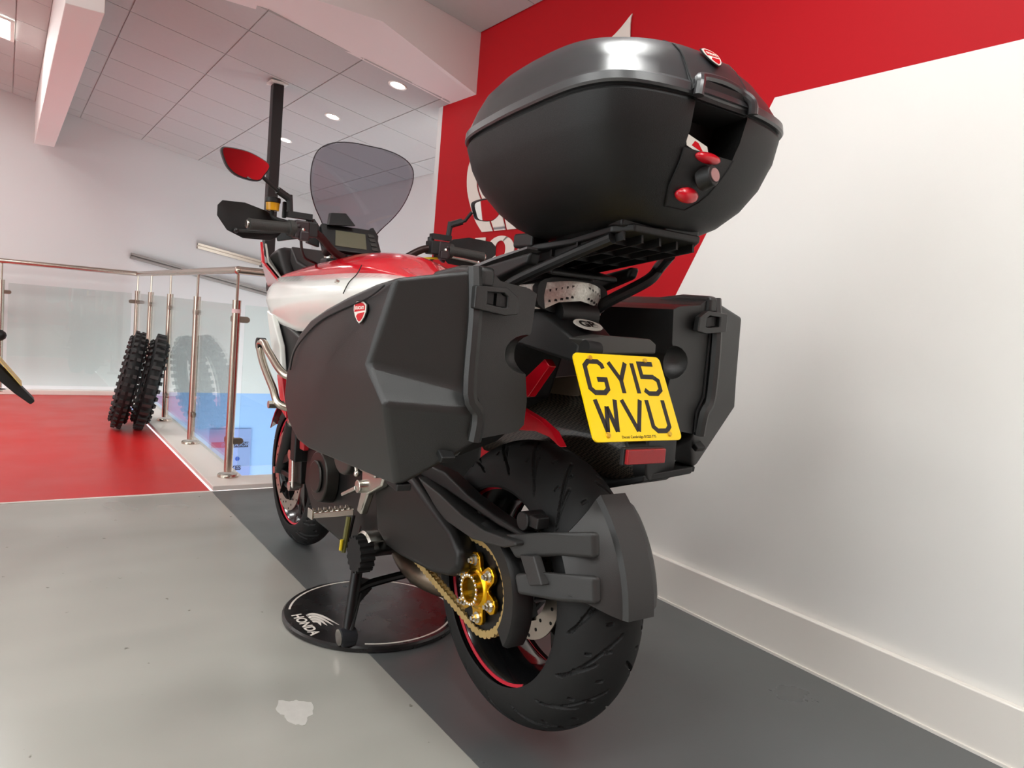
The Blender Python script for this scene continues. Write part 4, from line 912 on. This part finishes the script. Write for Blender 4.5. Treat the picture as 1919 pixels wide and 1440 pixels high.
# clutch fluid reservoir
rs = MB().cyl((-.325, 1.045, 1.225), (-.325, 1.045, 1.248), .019, .021, n=20).build('fluid_reservoir', 'fluid_amber', bike)
MB().cyl((-.325, 1.045, 1.248), (-.325, 1.045, 1.264), .023, n=20).build('reservoir_cap', 'black_plastic', rs, bevel=.003)
MB().tube(cr([(-.325, 1.045, 1.225), (-.322, 1.045, 1.205), (-.28, 1.03, 1.195), (-.23, 1.02, 1.19)], 5), .006, 8).build('reservoir_hose', 'black_plastic', rs)
MB().box((-.29, 1.04, 1.232), (.012, .014, .05)).build('reservoir_bracket', 'black_plastic', rs, bevel=.003)
for sg in (-1, 1):
    MB().tube(cr([(sg*.24, 1.02, 1.15), (sg*.20, 1.10, 1.10), (sg*.12, 1.18, 1.08), (sg*.08, 1.2, 1.02)], 6), .0045, 8).build('control_cable', 'black_plastic', bike)
MB().tube(cr([(.25, 1.0, 1.145), (.18, 1.03, 1.135), (.08, 1.10, 1.10)], 5), .004, 8).build('control_cable', 'wire_yellow', bike)
# dash
dpn = Plane((-.035, 1.115, 1.178), (1, 0, 0), (0, .62, .78))
mb = MB(); dpn.poly(mb, rrect(.20, .115, .012), -.04, 0); ds = mb.build('dash_housing', 'black_plastic', bike, bevel=.004)
mb = MB(); dpn.poly(mb, [(-.066, -.040), (.045, -.040), (.055, .03), (-.052, .03)], -.001, .002); mb.build('dash_screen', 'screen_lcd', ds)
for k in range(4):
    mb = MB(); dpn.poly(mb, [(a+.076, b+.026-k*.020) for a, b in rrect(.022, .014, .003)], -.001, .003); mb.build('dash_button', 'grip_rubber', ds)
MB().prism([(-.115, 1.12, 1.215), (-.095, 1.16, 1.262), (-.04, 1.165, 1.268), (-.02, 1.12, 1.225)], (0, .03, 0)).build('dash_visor', 'black_plastic', ds, bevel=.004)
for x in (-.155, .055):
    MB().prism([(x-.02, 1.15, 1.15), (x-.022, 1.15, 1.21), (x, 1.15, 1.232), (x+.022, 1.15, 1.205), (x+.022, 1.15, 1.14)], (0, .02, 0)).cyl((x, 1.145, 1.205), (x, 1.15, 1.205), .008, n=12).build('screen_bracket', 'black_plastic', bike, bevel=.003)
# windscreen
def screen():
    # half widths by height, on a raked and curved sheet
    lv = [(1.12, .070), (1.16, .078), (1.20, .090), (1.235, .110), (1.27, .138), (1.31, .162), (1.35, .176), (1.39, .182), (1.42, .181), (1.445, .173), (1.464, .155), (1.478, .128), (1.488, .09), (1.493, .045)]
    rows = []
    for z, hw in lv:
        y = 1.25-(z-1.15)*.46; row = []
        for i in range(17):
            x = (-1+i/8)*hw; row.append((x+.002, y+.0095-.30*x*x, z-.0*x))
        rows.append(row)
    mb = MB(); mb.loft(rows, caps=False, closed=False); o = mb.build('windscreen', 'screen_glass', bike, ang=60)
    q = o.modifiers.new('sub', 'SUBSURF'); q.levels = q.render_levels = 1; o.modifiers.new('solid', 'SOLIDIFY').thickness = .003
    ed = [r[0] for r in rows]+rows[-1][1:-1]+[r[-1] for r in rows][::-1]
    MB().tube(cr(ed, 2), .0018, 6).build('screen_edge', mat('edge_smoke', (58, 54, 58), .2), o)
screen()

# ------------------------------------------------------------------ badge used on the luggage
def badge(plane, h, par):
    w2 = h*.46
    sh_ = [(-w2, h*.34), (-w2*.55, h*.46), (0, h*.5), (w2*.55, h*.46), (w2, h*.34), (w2*.98, h*.05), (w2*.72, -h*.2), (w2*.35, -h*.4), (0, -h*.5), (-w2*.35, -h*.4), (-w2*.72, -h*.2), (-w2*.98, h*.05)]
    mb = MB(); plane.poly(mb, [(a*1.12, b*1.08) for a, b in sh_], 0, .002); b_ = mb.build('badge', 'seam_black', par)
    mb = MB(); plane.poly(mb, sh_, .002, .0032); mb.build('badge_border', 'badge_white', b_)
    mb = MB(); plane.poly(mb, [(-w2*.84, h*.31), (-w2*.5, h*.40), (0, h*.435), (w2*.5, h*.40), (w2*.84, h*.31), (w2*.84, h*.10), (-w2*.84, -.02*h)], .0032, .0036); mb.build('badge_field', 'badge_red', b_)
    mb = MB(); plane.poly(mb, [(w2*.80, h*.02), (w2*.58, -h*.2), (w2*.28, -h*.36), (0, -h*.43), (-w2*.28, -h*.36), (-w2*.52, -h*.2), (-w2*.30, -h*.08)], .0032, .0036); mb.build('badge_field', 'badge_red', b_)
    put('badge_lettering', text_mesh('DUCATI', h*.185, .0002, Plane(plane.p(0, h*.18, .0036), plane.r+plane.u*.08, plane.u), .0003, offset=.0003, sx=.92), 'badge_white', b_)
# ------------------------------------------------------------------ panniers
def carve(o, cut):       # cut a recess once, then drop the cutting body
    bo = o.modifiers.new('cut', 'BOOLEAN'); bo.object = cut; bo.operation = 'DIFFERENCE'; bo.solver = 'EXACT'
    o.modifiers.move(len(o.modifiers)-1, 0); others = [x for x in o.modifiers if x.name != 'cut']
    for x in others: x.show_viewport = False
    bpy.context.view_layer.update(); dg = bpy.context.evaluated_depsgraph_get(); nm = bpy.data.meshes.new_from_object(o.evaluated_get(dg))
    o.modifiers.remove(bo); o.data = nm
    for x in others: x.show_viewport = True
    nm.shade_smooth(); nm.set_sharp_from_angle(angle=math.radians(30)); bpy.data.objects.remove(cut)
def pannier(sg, label):          # sg -1 left, +1 right; all in motorcycle coordinates
    t = empty('pannier', (BX, BY0, 0), label, 'pannier', 'side panniers')
    m = lambda x, y, z: (-sg*(x if sg < 0 else max(x, -.456)), y, z)       # written for the left side (negative x)
    # outer lid
    A, B_, Cc, D = (-.454, -.144, 1.005), (-.473, -.091, .851), (-.464, -.151, .789), (-.473, .189, .647)
    tip = (-.400, -.093, .627)
    if sg > 0: B_ = (-.456, -.147, .86)
    F_ = [(-.470, -.088, .991), (-.483, -.002, .967), (-.490, .085, .942), (-.493, .163, .916), (-.493, .223, .885), (-.491, .274, .842), (-.488, .311, .792), (-.486, .322, .732), (-.483, .297, .688), (-.479, .241, .656)]
    seam = [(-.305, -.180, 1.036), (-.305, -.08, 1.015), (-.305, .02, .985), (-.305, .12, .955), (-.305, .20, .925), (-.305, .26, .89), (-.305, .31, .845), (-.305, .345, .79), (-.305, .355, .735), (-.305, .33, .695), (-.305, .27, .67), (-.305, .20, .66)]
    sb = [(-.305, -.06, .66), (-.285, -.180, .725), (-.285, -.186, .780), (-.305, -.184, .815)]
    V = [A]+F_+[D, Cc, B_, tip]+seam+sb; n = len(V)
    iA, iF, iD, iC, iB, iT, iS = 0, list(range(1, 11)), 11, 12, 13, 14, list(range(15, 27)); iSB = [27, 28, 29, 30]
    G = n; V = V+[(-.492, .06, .83)]
    rim = [iA]+iF+[iD]
    fs = [(G, rim[k], rim[k+1]) for k in range(len(rim)-1)]+[(G, iD, iC), (G, iC, iB), (G, iB, iA)]
    fs += [(rim[k], iS[k], iS[k+1], rim[k+1]) for k in range(len(rim)-1)]
    fs += [(iC, iD, iT), (iD, iS[-1], iSB[0], iT), (iC, iT, iSB[1], iSB[2]), (iT, iSB[0], iSB[1])]
    fs += [(iB, iC, iSB[2], iSB[3]), (iA, iB, iSB[3], iS[0])]
    fs += [tuple(iS+iSB)]
    lid = MB().add([m(*v) for v in V], fs).build('lid', 'pannier_plastic', t, bevel=.010, seg=4, ang=28)
    # raised rim along the seam at the rear
    path = [(-.318, -.172, 1.036), (-.318, -.186, .95), (-.318, -.188, .815), (-.298, -.190, .778), (-.298, -.184, .728)]
    MB().tube(cr([m(*q) for q in path], 4), .013, 8).build('lid_rim', 'pannier_plastic', lid)
    MB().prism([m(-.312, -.188, 1.040), m(-.312, -.10, 1.043), m(-.312, .0, 1.032), m(-.312, .0, 1.0), m(-.312, -.188, 1.0)], (sg*-.03, 0, 0)).build('hinge_cover', 'pannier_plastic', lid, bevel=.010, seg=3)
    ln = cr([m(*q) for q in ((-.466, -.125, .990), (-.4755, -.08, .967), (-.4865, .008, .943), (-.493, .099, .917), (-.4955, .180, .880), (-.496, .236, .845), (-.494, .262, .805))], 6)
    MB().tube(ln, .0016, 6).build('trim_line', 'seam_black', lid)
    # inner shell with the scooped notch
    pr = [(-.303, 1.036), (-.285, 1.032), (-.265, 1.018), (-.20, 1.010), (-.182, 1.002), (-.188, .93), (-.200, .905), (-.200, .875), (-.192, .85), (-.184, .80), (-.186, .755), (-.20, .742), (-.282, .730), (-.284, .778), (-.303, .815)]
    sh_ = MB().prism([m(x, -.178, z) for x, z in pr], (0, .15 if sg < 0 else .32, 0)).build('inner_shell', 'pannier_plastic', t, bevel=.007, seg=3)
    cu = MB().sphere(m(-.195, -.19, .888), 1, 20, (.050, .045, .038)).build('cutter', 'seam_black', t)
    carve(sh_, cu)
    MB().prism([m(-.284, -.160, .74), m(-.19, -.160, .75), m(-.19, -.10, .71), m(-.284, -.10, .68)], (0, .36, 0)).build('shell_floor', 'pannier_plastic', sh_, bevel=.005)
    MB().box(m(-.25, .12, .80), (.10, .34, .20)).build('shell_front', 'pannier_plastic', sh_, bevel=.01)
    ring = [(-.303, -.1795, 1.037), (-.303, -.181, .815), (-.284, -.182, .779), (-.284, -.182, .735)]
    MB().tube([m(*q) for q in ring], .0028, 6).build('seam_gap', 'seam_black', t)
    # latch
    lp = Plane(m(-.283, -.197, .984), (-sg, 0, 0), (0, 0, 1)) if sg < 0 else Plane(m(-.283, -.197, .984), (1, 0, 0), (0, 0, 1))
    fx_ = -1 if sg > 0 else 1
    mb = MB(); out = [(-.048, .020), (.018, .022), (.044, .006), (.046, -.024), (.018, -.028), (-.048, -.020)]; inn = [(-.022, .011), (.012, .012), (.020, .006), (.020, -.013), (.012, -.014), (-.022, -.010)]
    o3 = lambda L_, z: [lp.p(fx_*a, b, z) for a, b in L_]
    mb.loft([o3(out, -.010), o3(out, .006), o3(inn, .006), o3(inn, -.010), o3(out, -.010)], caps=False); la = mb.build('latch', 'pannier_plastic', t, bevel=.003)
    mb = MB(); mb.prism([lp.p(fx_*a, b, -.010) for a, b in ((-.020, .010), (-.004, .010), (-.004, -.010), (-.020, -.009))], lp.n*.006); mb.prism([lp.p(fx_*a, b, -.010) for a, b in ((.0, .010), (.020, .006), (.020, -.012), (.0, -.012))], lp.n*.010); mb.build('latch_hook', 'black_plastic', la)
    for y, z in ((.25, .634), (-.10, .700), (-.02, .632)):
        pass
    MB().box(m(-.335, -.145, .700), (.03, .04, .014), Matrix.Rotation(.6, 3, 'X')).build('hinge', 'black_plastic', lid, bevel=.003)
    MB().box(m(-.385, -.07, .628), (.03, .05, .014), Matrix.Rotation(.1, 3, 'X')).build('hinge', 'black_plastic', lid, bevel=.003)
    nrm = Vector(m(-1, .0, .04)).normalized()
    bp = Plane(m(-.459, -.043, .941), (0, sg, 0) if sg < 0 else (0, 1, 0), (0, 0, 1))
    bv = Vector(m(.030, -.13, 0)); bp = Plane(m(-.4745, -.052, .941), bv if sg < 0 else -bv, (0, 0, 1))
    badge(bp, .040, lid)
    return t
pannier(-1, 'black angular left side pannier with red shield badge')
pannier(1, 'black side pannier on the far right side, next to the number plate')

# ------------------------------------------------------------------ top case
tc = empty('top_case', (BX-.008, BY0, 0), 'large black top case with red latch buttons on the rear rack', 'top case')
def outline(hw, yb, yf, bl=.012, n=5):
    k = (yf-yb)/.46
    half = [(0, -bl), (.30*hw, -bl*.84), (.56*hw, .006-bl*.5), (.76*hw, .018), (.885*hw, .05*min(1, k*1.3)), (.965*hw, .11*min(1, k*1.15)), (hw, .22*k), (hw, .30*k), (.985*hw, .36*k)]
    pts = [(a, yb+b) for a, b in half]+[(.94*hw, yf-.055*k), (.83*hw, yf-.02*k), (.6*hw, yf), (.3*hw, yf+.004), (0, yf+.005)]
    full = pts+[(-a, b) for a, b in pts[1:-1]][::-1]
    return [(v.x, v.y) for v in cr([(a, b, 0) for a, b in full], n, closed=True)]
TB, TS = -.42, -.105                      # rear end of the seam and the forward fall of the seam plane
def level(zb, hw, yb, yf, bl=.012): return [(x, y, zb+TS*(y-TB)) for x, y in outline(hw, yb, yf, bl)]
body_lv = [(1.150, .11, -.28, -.085), (1.156, .140, -.312, -.060), (1.172, .172, -.346, -.035), (1.200, .203, -.374, -.006), (1.240, .230, -.394, .026), (1.275, .2435, -.4035, .044), (1.287, .248, -.408, .050), (1.330, .255, -.413, .066), (1.335, .253, -.411, .064)]
lid_lv = [(1.339, .258, -.416, .068), (1.343, .260, -.418, .070), (1.356, .259, -.416, .070), (1.364, .254, -.406, .062), (1.392, .246, -.388, .048, .016), (1.42, .234, -.364, .030, .024), (1.447, .211, -.330, .005, .034), (1.467, .175, -.288, -.03, .036), (1.479, .125, -.24, -.07, .03), (1.484, .06, -.19, -.11, .02)]
def lv_mesh(lv):
    mb = MB(); mb.loft([level(*l) for l in lv]); return mb
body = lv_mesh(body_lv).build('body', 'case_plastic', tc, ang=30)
# latch opening cut into the rear of the body
ct = MB().prism([(-.067, -.5, 1.345), (.067, -.5, 1.345), (.052, -.5, 1.258), (-.067, -.5, 1.258)], (0, .15, 0)).build('cutter', 'seam_black', tc)
carve(body, ct)
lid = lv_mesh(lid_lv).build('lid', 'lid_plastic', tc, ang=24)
MB().loft([level(1.333, .251, -.409, .060), level(1.343, .252, -.410, .061)]).build('seam', 'seam_black', tc)
# rear surface height lookup for things fixed on it
def rear_y(x, z, lv, off=.0):
    best = None
    def at(l):
        o = outline(*l[1:]); c = [(abs(a-x), b) for a, b in o if b < (l[2]+l[3])/2]; return min(c)[1]
    ys_ = [(l[0]+TS*(at(l)-TB), at(l)) for l in lv]
    for (za, ya), (zb, yb) in zip(ys_, ys_[1:]):
        if za <= z <= zb: return ya+(yb-ya)*(z-za)/max(1e-6, zb-za)-off
    return ys_[0][1]-off if z < ys_[0][0] else ys_[-1][1]-off
def patch(name, poly_rows, lv, m_, off, th, par):     # rows of (x,z) laid on the rear surface
    rows = []
    for row in poly_rows: rows.append([(x, rear_y(x, z, lv, off), z) for x, z in row]+[(x, rear_y(x, z, lv, off-th), z) for x, z in row][::-1])
    mb = MB(); mb.loft(rows); return mb.build(name, m_, par, ang=40)
rows = []
for i in range(7):
    z = 1.168+(1.258-1.168)*i/6; a = -.050-.020*min(1, i/2); b = -.005+.056*(i/6)**.6
    rows.append([(a+(b-a)*j/6, z) for j in range(7)])
pn = patch('latch_panel', rows, body_lv, 'case_plastic', .0035, .006, tc)
def yb_(x, z, o=.0): return rear_y(x, z, body_lv, o)
MB().tube([(a, yb_(a, z, .0036), z) for a, z in [(r[0][0], r[0][1]) for r in rows[::-1]]+[(x, z) for x, z in rows[0]]+[(r[-1][0], r[-1][1]) for r in rows]], .0014, 6).build('panel_joint', 'seam_black', pn)
sp = lambda c, s_, n_, m_, par: MB().sphere((c[0], yb_(c[0], c[1], c[2]), c[1]), 1, 20, s_).build(n_, m_, par, ang=180)
sp((-.012, 1.251, .003), (.031, .011, .0095), 'release_button', 'button_red', pn)
sp((-.024, 1.190, .004), (.027, .014, .014), 'release_lever', 'button_red', pn)
y0 = yb_(-.002, 1.222, 0); lk = MB().cyl((-.008, y0, 1.218), (-.004, y0-.026, 1.223), .022, .017, n=24).build('lock_barrel', 'black_plastic', pn, bevel=.003)
MB().cyl((-.004, y0-.026, 1.223), (-.0038, y0-.0285, 1.2234), .0115, n=20).build('lock_face', mat('lock_pink', (176, 140, 138), .35, metal=.6), lk)
# recess lining and paper tag
tg = Plane((-.034, -.405, 1.268), (.97, .08, -.18), (.10, .35, .93)); mb = MB(); tg.poly(mb, [(-.03, -.012), (.035, -.012), (.033, .013), (-.030, .013)], 0, .0006); tgo = mb.build('paper_tag', 'sticker_white', tc)
mb = MB(); tg.poly(mb, [(-.016, -.006), (.018, -.006), (.006, .008), (-.004, .008)], .0006, .001); mb.build('tag_print', 'badge_red', tgo)
# lid centre panel with handle and badge
def lz(x, z, o=0): return rear_y(x, z, lid_lv, o)
rows = []
for i in range(10):
    z = 1.346+(1.478-1.346)*i/9; a = -.082+.018*i/9; b = .078-.020*i/9
    rows.append([(a+(b-a)*j/8, z) for j in range(9)])
cp = patch('lid_panel', rows, lid_lv, 'lid_plastic', .004, .006, tc)
for sd in (0, -1): MB().tube([(r[sd][0], lz(r[sd][0], r[sd][1], .003), r[sd][1]) for r in rows], .0016, 6).build('panel_joint', 'seam_black', cp)
hp = [(-.074, 1.336), (-.070, 1.358), (-.054, 1.372), (.0, 1.377), (.042, 1.370), (.058, 1.356), (.062, 1.336)]
MB().tube(cr([(x, lz(x, max(z, 1.342), .008), z) for x, z in hp], 5), .009, 10).build('latch_handle', 'lid_plastic', cp)
MB().prism([(x, lz(x, 1.36, .006), z) for x, z in ((-.068, 1.334), (-.064, 1.358), (-.050, 1.367), (.040, 1.366), (.052, 1.354), (.058, 1.334))], (0, .012, 0)).build('handle_inset', 'case_plastic', cp)
zt = 1.424; ya, yb2 = lz(0, zt-.015), lz(0, zt+.015); badge(Plane((.0, lz(0, zt, .008), zt), (1, 0, 0), (0, yb2-ya, .03)), .044, cp)
MB().loft([level(1.143, .09, -.26, -.10), level(1.152, .10, -.27, -.09)]).build('base_plate', 'black_plastic', tc)
